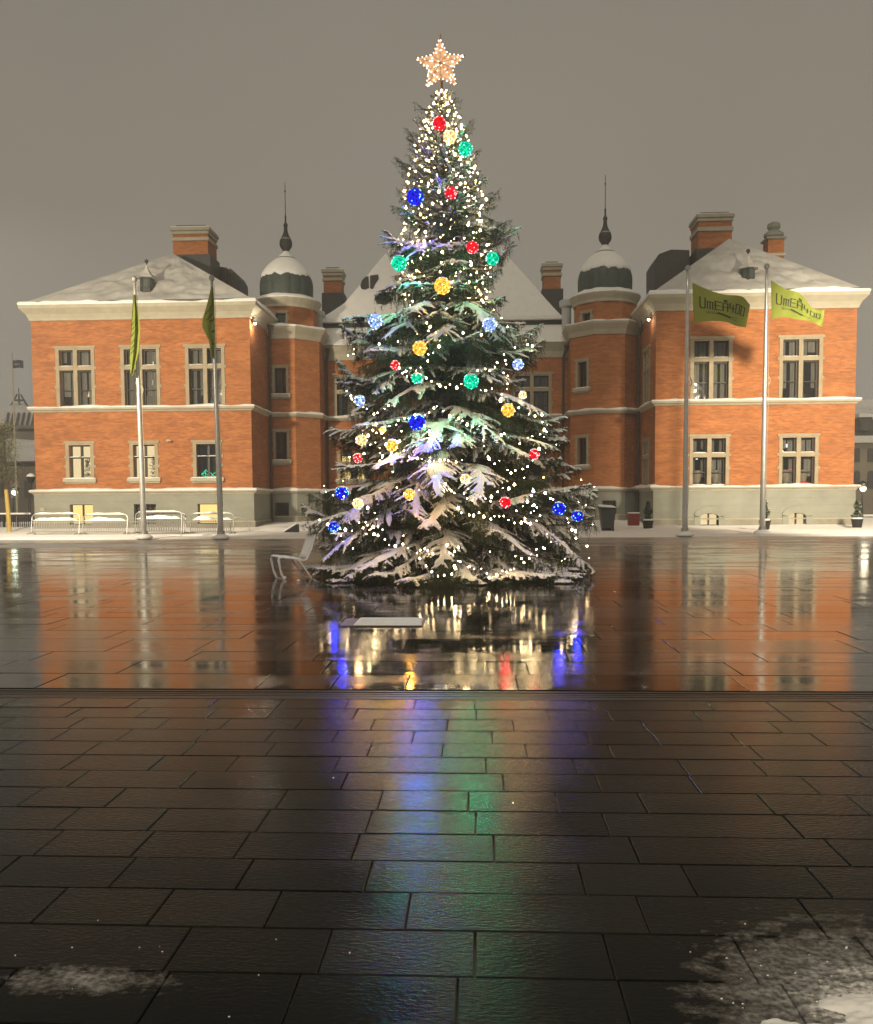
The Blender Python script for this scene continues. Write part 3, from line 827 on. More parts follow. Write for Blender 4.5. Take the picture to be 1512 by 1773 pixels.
# small lantern ventilators on the front slopes
def roof_lantern(px, pyb, pyt, ya, w_px):
    p = W(px, pyb, ya); q = W(px, pyt, ya); r_ = w_px/2/1514*ya
    H = q.z-p.z
    m = BB(); m.lathe((p.x, ya, p.z-.5), [(r_*.78, 0), (r_*.78, .5+H*.40)], 6, a0=.26)
    l = m.build('roof_lantern', M['roof_metal'], TH)
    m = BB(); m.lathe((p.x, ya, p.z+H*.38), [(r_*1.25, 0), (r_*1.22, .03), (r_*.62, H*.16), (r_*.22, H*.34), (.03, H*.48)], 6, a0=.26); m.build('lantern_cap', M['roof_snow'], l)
    m = BB(); m.tube([(p.x, ya, p.z+H*.8), (p.x, ya, p.z+H*.95)], .03, 6); m.sphere((p.x, ya, p.z+H*.97), .10, 10, 6); m.build('lantern_knob', M['finial'], l)
    m = BB()
    for k in range(6):
        an = .26+math.pi*2*(k+.5)/6; cx_, cy_ = p.x+math.cos(an)*r_*.70, ya+math.sin(an)*r_*.70
        t_ = Vector((-math.sin(an), math.cos(an), 0)); n_ = Vector((math.cos(an), math.sin(an), 0))
        m.obox((cx_, cy_, p.z+H*.2), t_*r_*.24, n_*.02, (0, 0, H*.14))
    m.build('louvre', M['verdigris'], l)
roof_lantern(255, 502, 451, 43.95, 30)
roof_lantern(1295, 486, 433, 44.1, 30)

# ---- corner towers
Z_TC0, Z_TC1 = Z(498, 586, 46.7), Z(498, 566, 46.7)   # lower cornice of the towers
Z_DC0, Z_DC1 = Z(498, 531, 47.2), Z(498, 516, 47.2)
def tower(cx, side):
    R_ = TR; ap_ = R_*math.cos(math.pi/8)
    vang = [math.radians(157.5+45*k) for k in range(0, 6)]      # from west round the front to east
    def ring(R): return [(cx+R*math.cos(a_), TY+R*math.sin(a_)) for a_ in vang]
    path = ring(R_)
    F_front = Face(*path[2], *path[3]); F_l = Face(*path[1], *path[2])
    F = F_front if side == 'L' else F_l
    mc = F.L/2
    if side == 'L':
        hs = [(490.5, 637, 683), (494, 748, 797)]
    else:
        hs = [(1011, 626, 672), (1011, 758, 806)]
    holes = []
    for cxp, y0, y1 in hs:
        u, z1_ = F.u_of(cxp, y0); u2, z0_ = F.u_of(cxp, y1); holes.append([mc-.31, mc+.31, z0_, z1_])
    idx = 2 if side == 'L' else 1
    closed_walls(path, Z_PL, Z_TC0+.05, 'brick_wall', M['brick'], {idx: holes}.items())
    for h in holes: window(F, *h, style='single', surround=.13, sill=True)
    # plinth with a small cellar window
    pr = ring(R_+.08); PFt = Face(*pr[2], *pr[3])
    u, z1_ = PFt.u_of(498 if side == 'L' else 1052, 872 if side == 'L' else 868); _, z0_ = PFt.u_of(498 if side == 'L' else 1052, 893 if side == 'L' else 890)
    ph = [PFt.L/2-.32, PFt.L/2+.32, z0_, z1_]
    closed_walls(pr, .62, Z_PL, 'plinth', M['plaster'], {2: [ph]}.items())
    window(PFt, *ph, style='single', surround=0, sill=False, curtain=(side == 'R'), snow=False)
    fb = BB()
    for q in ((ph[0]-.05, ph[1]+.05, ph[3], ph[3]+.05), (ph[0]-.05, ph[1]+.05, ph[2]-.05, ph[2]), (ph[0]-.05, ph[0], ph[2], ph[3]), (ph[1], ph[1]+.05, ph[2], ph[3])): PFt.bar(fb, *q, -.1, .02)
    if side == 'R':
        for k in range(5): u_ = ph[0]+.64*(k+.5)/5; PFt.bar(fb, u_-.012, u_+.012, ph[2], ph[3], -.06, -.03)
        PFt.bar(fb, ph[0], ph[1], (ph[2]+ph[3])/2-.015, (ph[2]+ph[3])/2+.015, -.08, -.061)
    fb.build('cellar_grille', M['wood'], TH)
    closed_walls(ring(R_+.13), -.03, .62, 'lower_plinth', M['plaster_low'])
    for nm, prof, mm in (('plinth_ledge', [(.0, Z_PL-.14), (.10, Z_PL-.14), (.22, Z_PL-.05), (.24, Z_PL), (.0, Z_PL+.03)], 'trim'),
                         ('string_course', [(-.02, Z_ST-.15), (.08, Z_ST-.15), (.18, Z_ST-.05), (.20, Z_ST+.02), (-.02, Z_ST+.05)], 'trim'),
                         ('cornice', [(-.02, Z_TC0), (.06, Z_TC0), (.14, Z_TC0+.25), (.32, Z_TC1-.08), (.34, Z_TC1), (-.3, Z_TC1+.02)], 'trim'),
                         ('plinth_step', [(.0, .618), (.13, .618), (.135, .65), (.085, .67)], 'trim')):
        mould(path, prof, nm, M[mm])
    snowy(path, Z_PL+.01, 0, .23, .10, seed=5); snowy(path, Z_ST+.025, 0, .19, .10, seed=6); snowy(path, Z_TC1+.01, -.3, .33, .13, seed=7)
    # drum
    R2 = 1.72
    dr = ring(R2); DF = Face(*dr[2], *dr[3]) if side == 'L' else Face(*dr[1], *dr[2])
    u, z1_ = DF.u_of(490 if side == 'L' else 1015, 542); _, z0_ = DF.u_of(490 if side == 'L' else 1015, 560)
    dh = [DF.L/2-.28, DF.L/2+.28, z0_, z1_]
    closed_walls(dr, Z_TC1-.05, Z_DC0+.05, 'drum', M['brick'], {2 if side == 'L' else 1: [dh]}.items())
    window(DF, *dh, style='single', surround=.10, sill=False)
    mb = BB(); c = (cx, TY, Z_DC0)
    HC = Z_DC1-Z_DC0
    mb.lathe(c, [(R2*.95, 0), (R2*1.0, .0), (R2*1.01, HC*.3), (R2*1.1, HC*.8), (R2*1.12, HC), (R2*.8, HC+.02)], 32, cap0=False); mb.build('drum_cornice', M['trim'], TH)
    mb = BB(); mb.lathe((cx, TY, Z_DC1+.005), [(R2*1.10, 0), (R2*1.10, .06), (R2*1.0, .15), (R2*.88, .28)], 40, cap0=False, cap1=False)
    mb.v = [(x, y, z+.05*fbm(x*1.7, y*1.7, 3)) for x, y, z in mb.v]; mb.build('drum_snow', M['snow'], TH, smooth=True)
    # ribbed dome
    zd = Z_DC1+.12; Zap = Z(498, 451, TY); Hd = Zap-zd; Rd = 1.46
    n = 96; nr = 18; rings = []
    for k in range(nr+1):
        t = k/nr
        zz = Hd*t
        rr_ = Rd*(1.0 if t < .30 else (1-((t-.30)/.70)**2.35*.66))*(1-.03*(1-t)**4)
        rings.append([(cx+rr_*(1+.034*(abs(math.sin(i*math.pi/6))**.4)-.024)*math.cos(2*math.pi*i/n), TY+rr_*(1+.034*(abs(math.sin(i*math.pi/6))**.4)-.024)*math.sin(2*math.pi*i/n), zd+zz) for i in range(n)])
    mb = BB(); mb.loft(rings); dome = mb.build('dome', M['verdigris'], TH, smooth=True)
    # snow cap sits on the upper two thirds, with a ragged lower edge
    rings = []; nr = 22
    for k in range(nr+1):
        row = []
        for i in range(n):
            an = 2*math.pi*i/n
            t0 = .52+.05*fbm(math.cos(an)*2.1+cx, math.sin(an)*2.1, 1)+.035*abs(math.sin(i*math.pi/8))+.02*fbm(math.cos(an)*9, math.sin(an)*9, cx)
            t = t0+(1.0-t0)*k/nr
            rr_ = Rd*(1.0 if t < .30 else (1-((t-.30)/.70)**2.35*.66))
            th = .075*min(1, (k/nr)*6)+(.0 if k else -.03)
            row.append((cx+(rr_+th)*math.cos(an), TY+(rr_+th)*math.sin(an), zd+Hd*t+(.05*k/nr)))
        rings.append(row)
    mb = BB(); mb.loft(rings, False, True); mb.build('dome_snow', M['snow'], dome, smooth=True)
    # finial: disc, cone of snow, onion, spire
    zA = zd+Hd
    mb = BB(); mb.lathe((cx, TY, zA), [(.50, 0), (.54, .03), (.54, .09), (.48, .11)], 24); fin = mb.build('finial_base', M['finial'], TH)
    mb = BB(); mb.lathe((cx, TY, zA+.10), [(.50, 0), (.40, .12), (.2, .30), (.14, .42)], 20); mb.build('finial_snow', M['snow'], fin, smooth=True)
    zz = lambda y: Z(498, y, TY)
    mb = BB(); z5 = zA+.35
    pr = [(.13, z5), (.14, zz(437)), (.20, zz(433)), (.33, zz(427)), (.36, zz(422)), (.31, zz(415)), (.2, zz(409)), (.12, zz(402)), (.09, zz(394)), (.13, zz(390)), (.10, zz(388)), (.05, zz(385)), (.045, zz(378)), (.06, zz(376)), (.022, zz(372)), (.015, zz(316))]
    mb.lathe((cx, TY, 0), pr, 16); mb.sphere((cx, TY, zz(331)), .05, 8, 6)
    mb.build('spire', M['finial'], TH, smooth=True)
    sm = BB(); sm.add(*(lambda R0: ([(cx+.37*math.cos(a_)*math.sin(b_), TY+.37*math.sin(a_)*math.sin(b_), zz(422)+.36*math.cos(b_)+.03) for b_ in [k*.17 for k in range(7)] for a_ in [2*math.pi*i/14 for i in range(14)]], [(k*14+i, k*14+(i+1) % 14, (k+1)*14+(i+1) % 14, (k+1)*14+i) for k in range(6) for i in range(14)]))(0)); 
    sm.build('spire_snow', M['snow'], fin, smooth=True)
tower(TLX, 'L'); tower(TRX, 'R')

# ---- centre
cxl, cxr = X(556, 650, CY), X(986, 650, CY)
CF = Face(cxl, CY, cxr, CY)
Z_CC0, Z_CC1 = Z(600, 613, CY), Z(600, 598, CY)
ch = []
for x0, y0, x1, y1 in ((583, 657, 641, 727), (892, 650, 950, 722)): ch.append(hole(CF, x0, y0, x1, y1))
for h in ch: h[2] = (ch[0][2]+ch[1][2])/2; h[3] = (ch[0][3]+ch[1][3])/2
ch.append([CF.L/2-1.0, CF.L/2+1.0, ch[0][2], ch[0][3]])
cl = [hole(CF, 590, 788, 632, 830), hole(CF, 897, 785, 940, 828)]
z0m = (cl[0][2]+cl[1][2])/2; z1m = (cl[0][3]+cl[1][3])/2
for h in cl: h[2], h[3] = z0m, z1m
mb = BB(); CF.panel(mb, Z_PL, Z_CC0+.05, ch+cl); mb.build('brick_wall', M['brick'], TH)
mb = BB(); Face(cxl, CY-.08, cxr, CY-.08).panel(mb, -.03, Z_PL, []); mb.build('plinth', M['plaster'], TH)
for i, h in enumerate(ch): window(CF, *h, style='cross', tr=.33, sill=False)
for i, h in enumerate(cl): window(CF, *h, style='cross', tr=.36, glow='room_lit' if i == 0 else None, curtain=False)
cp = [(cxl, CY), (cxr, CY)]
mould(cp, [(-.02, Z_ST-.15), (.08, Z_ST-.15), (.18, Z_ST-.05), (.20, Z_ST+.02), (-.02, Z_ST+.05)], 'string_course', M['trim'])
mould(cp, [(.0, Z_PL-.14), (.10, Z_PL-.14), (.22, Z_PL-.05), (.24, Z_PL), (.0, Z_PL+.03)], 'plinth_ledge', M['trim'])
mould(cp, [(-.02, Z_CC0-.35), (.04, Z_CC0-.35), (.08, Z_CC0), (.2, Z_CC0+.2), (.34, Z_CC1), (-.02, Z_CC1+.02)], 'cornice', M['trim'])
snowy(cp, Z_ST+.025, 0, .19, .10, seed=21); snowy(cp, Z_PL+.01, 0, .23, .1, seed=22)
# snow-laden apron roof, then the attic wall and the steep main roof
zA0, zA1 = Z_CC1+.02, Z(600, 575, 51.0)
mb = BB(); roof_grid(mb, ((cxl, CY-.36, zA0), (cxr, CY-.36, zA0), (cxr, 51.0, zA1+.25), (cxl, 51.0, zA1+.25)), 60, 8, .09, 31)
mb.quad((cxl, CY-.36, zA0-.05), (cxr, CY-.36, zA0-.05), (cxr, CY-.36, zA0), (cxl, CY-.36, zA0))
mb.build('apron_roof', M['snow'], TH, smooth=True)
zM = Z(600, 555, 51.0)
mb = BB(); mb.box(cxl-.2, cxr+.2, 51.0, 60, zA1-.3, zM-.12); mb.build('attic_wall', M['roof_metal'], TH)
prL = [(549, 555), (572, 538), (597, 516), (625, 485), (649, 456), (678, 420), (706, 383)]
prR = [(973, 546), (961, 538), (946, 527), (918, 492), (890, 460), (864, 429), (834, 388)]
ys = [50.75, 51.1, 51.6, 52.5, 53.3, 54.4, 55.5]
levels = []
for (a_, b_, y_) in zip(prL, prR, ys):
    l = W(*a_, y_); r2 = W(*b_, y_); zc = (l.z+r2.z)/2; levels.append((l.x, r2.x, y_, zc))
mb = BB()
for k in range(len(levels)-1):
    l0, r0_, y0_, z0_ = levels[k]; l1, r1_, y1_, z1_ = levels[k+1]
    roof_grid(mb, ((l0, y0_, z0_), (r0_, y0_, z0_), (r1_, y1_, z1_), (l1, y1_, z1_)), 60, 6, .05, 40)
    yb0, yb1 = 66-(y0_-50.75), 66-(y1_-50.75)
    roof_grid(mb, ((l0, yb0, z0_), (l0, y0_, z0_), (l1, y1_, z1_), (l1, yb1, z1_)), 20, 4, .02, 50)
    roof_grid(mb, ((r0_, y0_, z0_), (r0_, yb0, z0_), (r1_, yb1, z1_), (r1_, y1_, z1_)), 20, 4, .02, 60)
l, r2, y_, zt_ = levels[-1]; mb.quad((l, y_, zt_), (r2, y_, zt_), (r2, 66-(y_-50.75), zt_), (l, 66-(y_-50.75), zt_))
l, r2, y_, zt_ = levels[0]; mb.box(l-.05, r2+.05, y_-.12, y_+.3, zt_-.16, zt_+.03)
roofC = mb.build('roof', M['snow'], TH, smooth=False)
# bare slate patches and cables where snow has slid
def patch(pts, Y):
    mb = BB(); P = [W(x, y, Y) for x, y in pts]
    def yroof(z):
        for k in range(len(levels)-1):
            if levels[k][3] <= z <= levels[k+1][3]:
                t = (z-levels[k][3])/(levels[k+1][3]-levels[k][3]); return levels[k][2]+t*(levels[k+1][2]-levels[k][2])
        return levels[-1][2]
    ring0 = []; 
    for x, y in pts:
        Yp = 52.5
        for _ in range(6): Yp = yroof(W(x, y, Yp).z)
        q = W(x, y, Yp-.10); ring0.append(q)
    mb.loft([ring0, [q+Vector((0, .3, -.15)) for q in ring0]])
    mb.build('bare_slate', M['roof_metal'], roofC).location = (0, 0, 0)
patch([(624, 494), (627, 485), (633, 479), (638, 478), (639, 497), (632, 500), (626, 499)], 52)
patch([(641, 498), (641, 477), (655, 475), (656, 482), (650, 490), (646, 499)], 52)
patch([(648, 510), (672, 508), (680, 518), (668, 526), (652, 524)], 52)
# white sheet-metal vents beside the towers
for px, py0, py1 in ((981, 572, 521), (551, 575, 540)):
    p = W(px, py0, 50.6); q = W(px, py1, 50.6); H = q.z-p.z
    mb = BB(); mb.lathe((p.x, 50.6, p.z-.4), [(.33, 0), (.33, .45), (.27, .5), (.27, H*.75+.4), (.40, H*.8+.4), (.42, H+.36), (.36, H+.42), (.05, H+.48)], 16)
    mb.build('metal_vent', mat('painted_vent', (.5, .52, .5), .5) if px == 981 else bpy.data.materials['painted_vent'], TH)
# downpipes in the angles
def pipe(x, y, z0, z1):
    mb = BB(); mb.tube([(x, y, z0), (x, y, z1)], .065, 8); mb.tube([(x, y, z1), (x+.0, y-.05, z1+.1), (x+.12, y-.35, z1+.45), (x+.15, y-.4, z1+.75)], [.07, .07, .09, .16], 8)
    for k in range(5):
        z = z0+(z1-z0)*(k+.5)/5; mb.lathe((x, y, z), [(.085, 0), (.085, .06)], 8)
    mb.build('downpipe', M['pipe'], TH)
pipe(LX1+.14, 46.4, 0, Z_CB-.5); pipe(RX0-.14, 46.6, 0, Z_CB-.5)
pipe(cxl+.35, CY-.15, 0, Z_CC0-.5); pipe(cxr-.35, CY-.15, 0, Z_CC0-.5)
# small lit lamps tucked under the cornice at the court corners, and a camera on the left wing
for x, y, px in ((LX1+.10, YF+.35, 0), (RX0-.10, YF+.9, 1)):
    mb = BB(); zz = Z_CB-.22
    sx = 1 if px == 0 else -1
    mb.obox((x+sx*.06, y, zz+.08), (.09, 0, 0), (0, .09, 0), (0, 0, .03)); l_ = mb.build('wall_lamp', M['black_metal'], TH)
    mb = BB(); mb.sphere((x+sx*.08, y, zz), .07, 10, 6); mb.build('lamp_bulb', M['lamp_glow'], l_)
    ld = bpy.data.lights.new('wall_lamp_light', 'POINT'); ld.energy = 60 if px == 0 else 14; ld.shadow_soft_size = .06; ld.color = (1, .86, .66)
    lo_ = bpy.data.objects.new('wall_lamp_light', ld); COL.objects.link(lo_); lo_.location = (x+sx*.25, y-.05, zz-.1)
q = W(293, 763, YF)
mb = BB(); mb.box(q.x-.12, q.x+.0, YF-.05, YF, q.z-.05, q.z+.07); mb.tube([(q.x-.05, YF-.05, q.z), (q.x-.03, YF-.16, q.z), (q.x+.16, YF-.2, q.z-.02)], [.02, .03, .05], 8); mb.build('security_camera', M['trim'], TH)
q = W(74, 882, YF-.08)
mb = BB(); mb.bevbox(q.x-.11, q.x+.11, YF-.12, YF-.081, q.z-.09, q.z+.09, .01); mb.build('name_plate', M['trim'], TH)
# ------------------------------------------------------------------ the spruce
TYR = 17.4
TBX = W(782, 980, TYR).x; TTX = W(765, 150, TYR).x; ZTOP = W(765, 152, TYR).z
def zt(py): return W(775, py, TYR).z
prof_px = [(152, 3, 3), (175, 16, 14), (200, 34, 34), (240, 56, 50), (280, 76, 60), (340, 86, 84), (400, 92, 112), (450, 94, 108), (500, 108, 106), (540, 165, 118), (570, 180, 160),
           (600, 172, 168), (630, 188, 150), (665, 180, 118), (700, 176, 150), (735, 206, 205), (770, 178, 200), (800, 184, 198), (840, 222, 262), (870, 240, 258), (910, 246, 256), (960, 244, 244), (1000, 240, 240)]
PZ = np.array([zt(p[0]) for p in prof_px][::-1]); PXL = np.array([p[1] for p in prof_px][::-1])/1514*TYR; PXR = np.array([p[2] for p in prof_px][::-1])/1514*TYR
def crown_r(z, az):
    """radius of the crown at height z towards azimuth az (0 = east)"""
    l, r_ = np.interp(z, PZ, PXL), np.interp(z, PZ, PXR)
    w = .5+.5*math.cos(az)
    return l*(1-w)+r_*w
def crown_c(z):
    return TBX+(TTX-TBX)*max(0, min(1, z/ZTOP))
rng = np.random.default_rng(12)
polys = []      # (points [k,3], kind, weight)
def branch_curve(z0, az, L, a, b, k=14, bend=0.0):
    t = np.linspace(0, 1, k)
    cx, cy = crown_c(z0), TYR
    ang = az+bend*t*t
    r_ = L*t
    z = z0+L*(a*t+b*t*t)
    return np.stack([cx+r_*np.cos(ang), cy+r_*np.sin(ang), z], 1)
branches = []
z = .35
while z < 9.35:
    hi = np.clip((z-5.2)/3.5, 0, 1)
    n = int(rng.integers(8, 11)) if z < 2.6 else int(rng.integers(6, 8)) if z < 6 else int(rng.integers(5, 8))
    a0 = rng.uniform(0, 2*math.pi)
    for i in range(n):
        az = a0+2*math.pi*(i+rng.uniform(-.3, .3))/n
        zz = z+rng.uniform(-.12, .12)
        # slope: lower boughs sag under the snow and lift again at the tip, upper ones climb
        front = max(0.0, -math.sin(az))
        if hi < .55 and rng.random() < .22+.38*front:      # arching bough, bowed down by its load
            a = rng.uniform(-.05, .18); b = -rng.uniform(.18, .48)
        else:
            a = -.30*(1-hi)+.50*hi+rng.uniform(-.14, .10); b = (.16*(1-hi)+.20*hi)+rng.uniform(-.10, .14)
        ztip = zz
        for _ in range(3):
            L = crown_r(max(ztip, .3), az)*rng.uniform(.80, 1.06); ztip = zz+L*(a+b)
        L = max(L, .22)
        low = (zz+L*(a*.7+b*.49))
        if low < .16: a += (.16-low)/(L*.7)
        branches.append((branch_curve(zz, az, L, a, b, bend=rng.uniform(-.3, .3)), L, hi))
    z += rng.uniform(.17, .27) if z < 6 else rng.uniform(.10, .15)
# a skirt of boughs resting on the paving
for i in range(44):
    az = 2*math.pi*i/44+rng.uniform(-.1, .1)
    L = crown_r(.5, az)*rng.uniform(.88, 1.03)
    zz = rng.uniform(.75, 1.25); c = branch_curve(zz, az, L, -.55, .12, bend=rng.uniform(-.2, .2)); c[:, 2] = np.maximum(c[:, 2], .10+.10*rng.random())
    branches.append((c, L, 0.0))
# single bare shoots that break the outline (positions read from the survey: tip, root)
for tx, ty, bx, by in ((705, 222, 745, 262), (692, 276, 738, 315), (693, 330, 740, 345), (672, 403, 720, 420), (590, 562, 690, 598), (583, 622, 700, 682), (585, 652, 690, 702), (570, 741, 660, 715),
                       (587, 772, 660, 780), (580, 800, 660, 792), (537, 856, 640, 858), (522, 872, 620, 888), (815, 208, 790, 240), (826, 262, 800, 290), (862, 330, 820, 360), (884, 392, 840, 430), (882, 425, 845, 450),
                       (934, 563, 850, 575), (940, 590, 850, 602), (902, 660, 850, 640), (977, 722, 880, 706), (972, 742, 900, 730), (975, 768, 890, 745), (1035, 846, 900, 822), (1028, 872, 900, 855), (1030, 892, 890, 885), (725, 182, 748, 188), (790, 168, 775, 182)):
    p = W(tx, ty, TYR-.15); q = W(bx, by, TYR-.35)
    t = np.linspace(0, 1, 12)[:, None]
    P = np.array(q)*(1-t)+np.array(p)*t; L = (p-q).length; P[:, 2] -= L*.16*np.sin(t[:, 0]*math.pi)
    branches.append((P, L*(2.6 if ty < 460 else 1.5), np.clip((p.z-5)/3.5, 0, .75)))

SEG = []    # needle-bearing segments: p0, p1, needle length
WOOD = []   # (points, r0, r1)
SN = []     # snow strips: (points, width, height)
up = np.array([0, 0, 1.0])
for P, L, hi in branches:
    WOOD.append((P, .007+.010*L, .003))
    k = len(P); 
    seglen = np.linalg.norm(np.diff(P, axis=0), axis=1); S = np.concatenate([[0], np.cumsum(seglen)])
    tot = S[-1]
    def at(s): return np.array([np.interp(s, S, P[:, j]) for j in range(3)])
    def tang(s):
        d = at(min(s+.03, tot))-at(max(s-.03, 0)); return d/(np.linalg.norm(d)+1e-9)
    snowb = rng.random() < (.80-.50*hi)
    SEG.append((P[int(k*.3):-1], P[int(k*.3)+1:], .028))
    if snowb:
        sl = P[(k//3 if hi < .5 else k//2):].copy(); w = (.036+.012*L)*(1-.40*hi); SN.append((sl, w*rng.uniform(.8, 1.3), w*.6))
    step = .044+.014*hi
    s = tot*(.10 if hi < .5 else .2)
    sgn = 1
    while s < tot:
        t = s/tot
        p = at(s); d = tang(s)
        side = np.cross(d, up); side /= np.linalg.norm(side)+1e-9
        sgn = -sgn
        l = (.085+min(.62, .36*L)*(1-t)**.7*min(1, t*3.5))*rng.choice([.35, .6, .8, 1.0, 1.15, 1.3])*rng.uniform(.8, 1.15)*(1-.30*hi)
        fwd = rng.uniform(.25, 1.25)
        dr = d*fwd+side*sgn*rng.uniform(.7, 1.05)+up*rng.uniform(-.12, .12)
        dr /= np.linalg.norm(dr)
        droop = (1.0-.6*hi)*rng.uniform(.08, .55)
        hang = False
        if hang:
            dr = np.array([rng.uniform(-.3, .3), rng.uniform(-.3, .3), -1.0]); l = rng.uniform(.12, .42)*(1-.5*hi); droop = 0
        n = 5; tt = np.linspace(0, 1, n)
        Q = p+np.outer(tt*l, dr); Q[:, 2] -= droop*l*(tt**2)*.8
        Q[:, 2] = np.maximum(Q[:, 2], .03)
        SEG.append((Q[:-1], Q[1:], .026))
        WOODT = Q
        sn_t = snowb and (not hang) and rng.random() < (.74-.25*hi)
        if sn_t and l > .08: SN.append((Q[:5], (.018+.021*l)*rng.uniform(.6, 1.4), .022*rng.uniform(.7, 1.4)))
        # side shoots
        m = int(l/.036)
        if m > 0:
            ss = (np.arange(m)+rng.random(m)*.6)/m*.9+.08
            o = np.stack([np.interp(ss, tt, Q[:, j]) for j in range(3)], 1)
            dd = Q[-1]-Q[0]; dd /= np.linalg.norm(dd)+1e-9
            sd = np.cross(dd, up); sn_ = np.linalg.norm(sd); sd = sd/sn_ if sn_ > .2 else np.array([math.cos(s*40), math.sin(s*40), 0])
            sg = np.where(np.arange(m) % 2 == 0, 1, -1)[:, None]
            ll = (.045+.11*(1-ss)*min(1, l*3.0))[:, None]*rng.uniform(.7, 1.3, (m, 1))
            dv = dd*.75+sd*sg*rng.uniform(.2, 1.1, (m, 1))+up*rng.uniform(-.6, .12, (m, 1))
            dv /= np.linalg.norm(dv, axis=1)[:, None]
            e = o+dv*ll; e[:, 2] = np.maximum(e[:, 2], .02)
            SEG.append((o, e, .022))
            if sn_t:
                for q0, q1 in zip(o, e):
                    if rng.random() < .58: SN.append((np.array([q0, (q0+q1)/2+[0, 0, .003], q0*.12+q1*.88]), rng.uniform(.011, .026), .015))
        # dark pendulous shoots hanging below the bough
        if hi < .85:
            for _h in range(3 if hi < .5 else 1):
                hl = rng.uniform(.10, .42)*(1-.55*hi)*min(1, .35+L*.5)*min(1, (1-t)*4+.3)
                tq = rng.uniform(0, .8); o0_ = np.array([np.interp(tq, tt, Q[:, j]) for j in range(3)])
                hd = np.array([rng.uniform(-.30, .30), rng.uniform(-.30, .30), -1.0]); hd /= np.linalg.norm(hd)
                H_ = o0_+np.outer(np.linspace(0, hl, 4), hd); H_[:, 2] = np.maximum(H_[:, 2], .02)
                SEG.append((H_[:-1], H_[1:], .026))
                mh = int(hl/.045)
                if mh:
                    o = o0_+np.outer(rng.uniform(.05, .8, mh)*hl, hd); dv = hd+rng.uniform(-.7, .7, (mh, 3)); dv /= np.linalg.norm(dv, axis=1)[:, None]
                    e = o+dv*rng.uniform(.04, .10, (mh, 1)); e[:, 2] = np.maximum(e[:, 2], .02); SEG.append((o, e, .022))
        s += step*rng.uniform(.7, 1.3)
# needles: slim triangles round every shoot
p0 = np.concatenate([a_ for a_, b_, c_ in SEG]); p1 = np.concatenate([b_ for a_, b_, c_ in SEG]); nl = np.concatenate([np.full(len(a_), c_) for a_, b_, c_ in SEG])
ln = np.linalg.norm(p1-p0, axis=1); cnt = np.maximum(3, (ln/.0085).astype(int))
idx = np.repeat(np.arange(len(p0)), cnt)
tt = rng.random(len(idx))
D = (p1-p0)/(ln[:, None]+1e-9)
rv = rng.normal(size=(len(idx), 3)); Di = D[idx]
rv -= Di*np.sum(rv*Di, 1)[:, None]; rv /= np.linalg.norm(rv, axis=1)[:, None]
base = p0[idx]+(p1-p0)[idx]*tt[:, None]
dirn = rv*.85+Di*rng.uniform(.35, .9, (len(idx), 1)); dirn /= np.linalg.norm(dirn, axis=1)[:, None]
L_ = nl[idx]*rng.uniform(.7, 1.2, len(idx))
tip = base+dirn*L_[:, None]
wv = np.cross(dirn, rng.normal(size=(len(idx), 3))); wv /= np.linalg.norm(wv, axis=1)[:, None]
hwid = .0034
V = np.empty((len(idx)*3, 3)); V[0::3] = base-wv*hwid; V[1::3] = base+wv*hwid; V[2::3] = tip
V[:, 2] = np.maximum(V[:, 2], .006)
tx0, ty0 = crown_c(0), TYR
V -= [tx0, ty0, 0]
def np_mesh(name, V, F, material, parent, smooth=False):
    me = bpy.data.meshes.new(name)
    me.vertices.add(len(V)); me.vertices.foreach_set('co', V.astype(np.float32).ravel())
    nf, w = F.shape
    me.loops.add(nf*w); me.loops.foreach_set('vertex_index', F.astype(np.int32).ravel())
    me.polygons.add(nf); me.polygons.foreach_set('loop_start', (np.arange(nf)*w).astype(np.int32))
    me.update(calc_edges=True); me.materials.append(material)
    if smooth: me.polygons.foreach_set('use_smooth', [True]*nf)
    o = bpy.data.objects.new(name, me); COL.objects.link(o); o.parent = parent
    return o
def needle_mat():
    m, t, b = new_mat('needles')
    tcn = nd(t, 'ShaderNodeTexCoord'); n = nd(t, 'ShaderNodeTexNoise'); n.inputs['Scale'].default_value = 9; n.inputs['Detail'].default_value = 4
    t.links.new(tcn.outputs['Object'], n.inputs['Vector'])
    rp = nd(t, 'ShaderNodeValToRGB'); rp.color_ramp.elements[0].position = .3; rp.color_ramp.elements[1].position = .75
    rp.color_ramp.elements[0].color = (.016, .034, .014, 1); rp.color_ramp.elements[1].color = (.055, .072, .024, 1)
    t.links.new(n.outputs['Fac'], rp.inputs[0]); t.links.new(rp.outputs[0], b.inputs['Base Color'])
    b.inputs['Roughness'].default_value = .5; b.inputs['Specular IOR Level'].default_value = .35
    return m
tree = thing('spruce_tree', (tx0, ty0, 0), 'tall snow laden spruce decked with lights and coloured balls in the middle of the square', 'christmas tree')
np_mesh('crown', V, np.arange(len(V)).reshape(-1, 3), needle_mat(), tree)
tm = MB()
tz = np.linspace(0, ZTOP+.12, 24)
tm.tube([(crown_c(z_)-tx0+.02*fbm(z_, 3), .02*fbm(z_, 7), z_) for z_ in tz], [.15*(1-z_/(ZTOP+.5))+.012 for z_ in tz], 10)
for P, r0, r1 in WOOD:
    Pl = P[::2]-[tx0, ty0, 0]
    tm.tube([tuple(q) for q in Pl], list(np.linspace(r0, r1, len(Pl))), 4)
tm.build('trunk', M['bark'], tree)
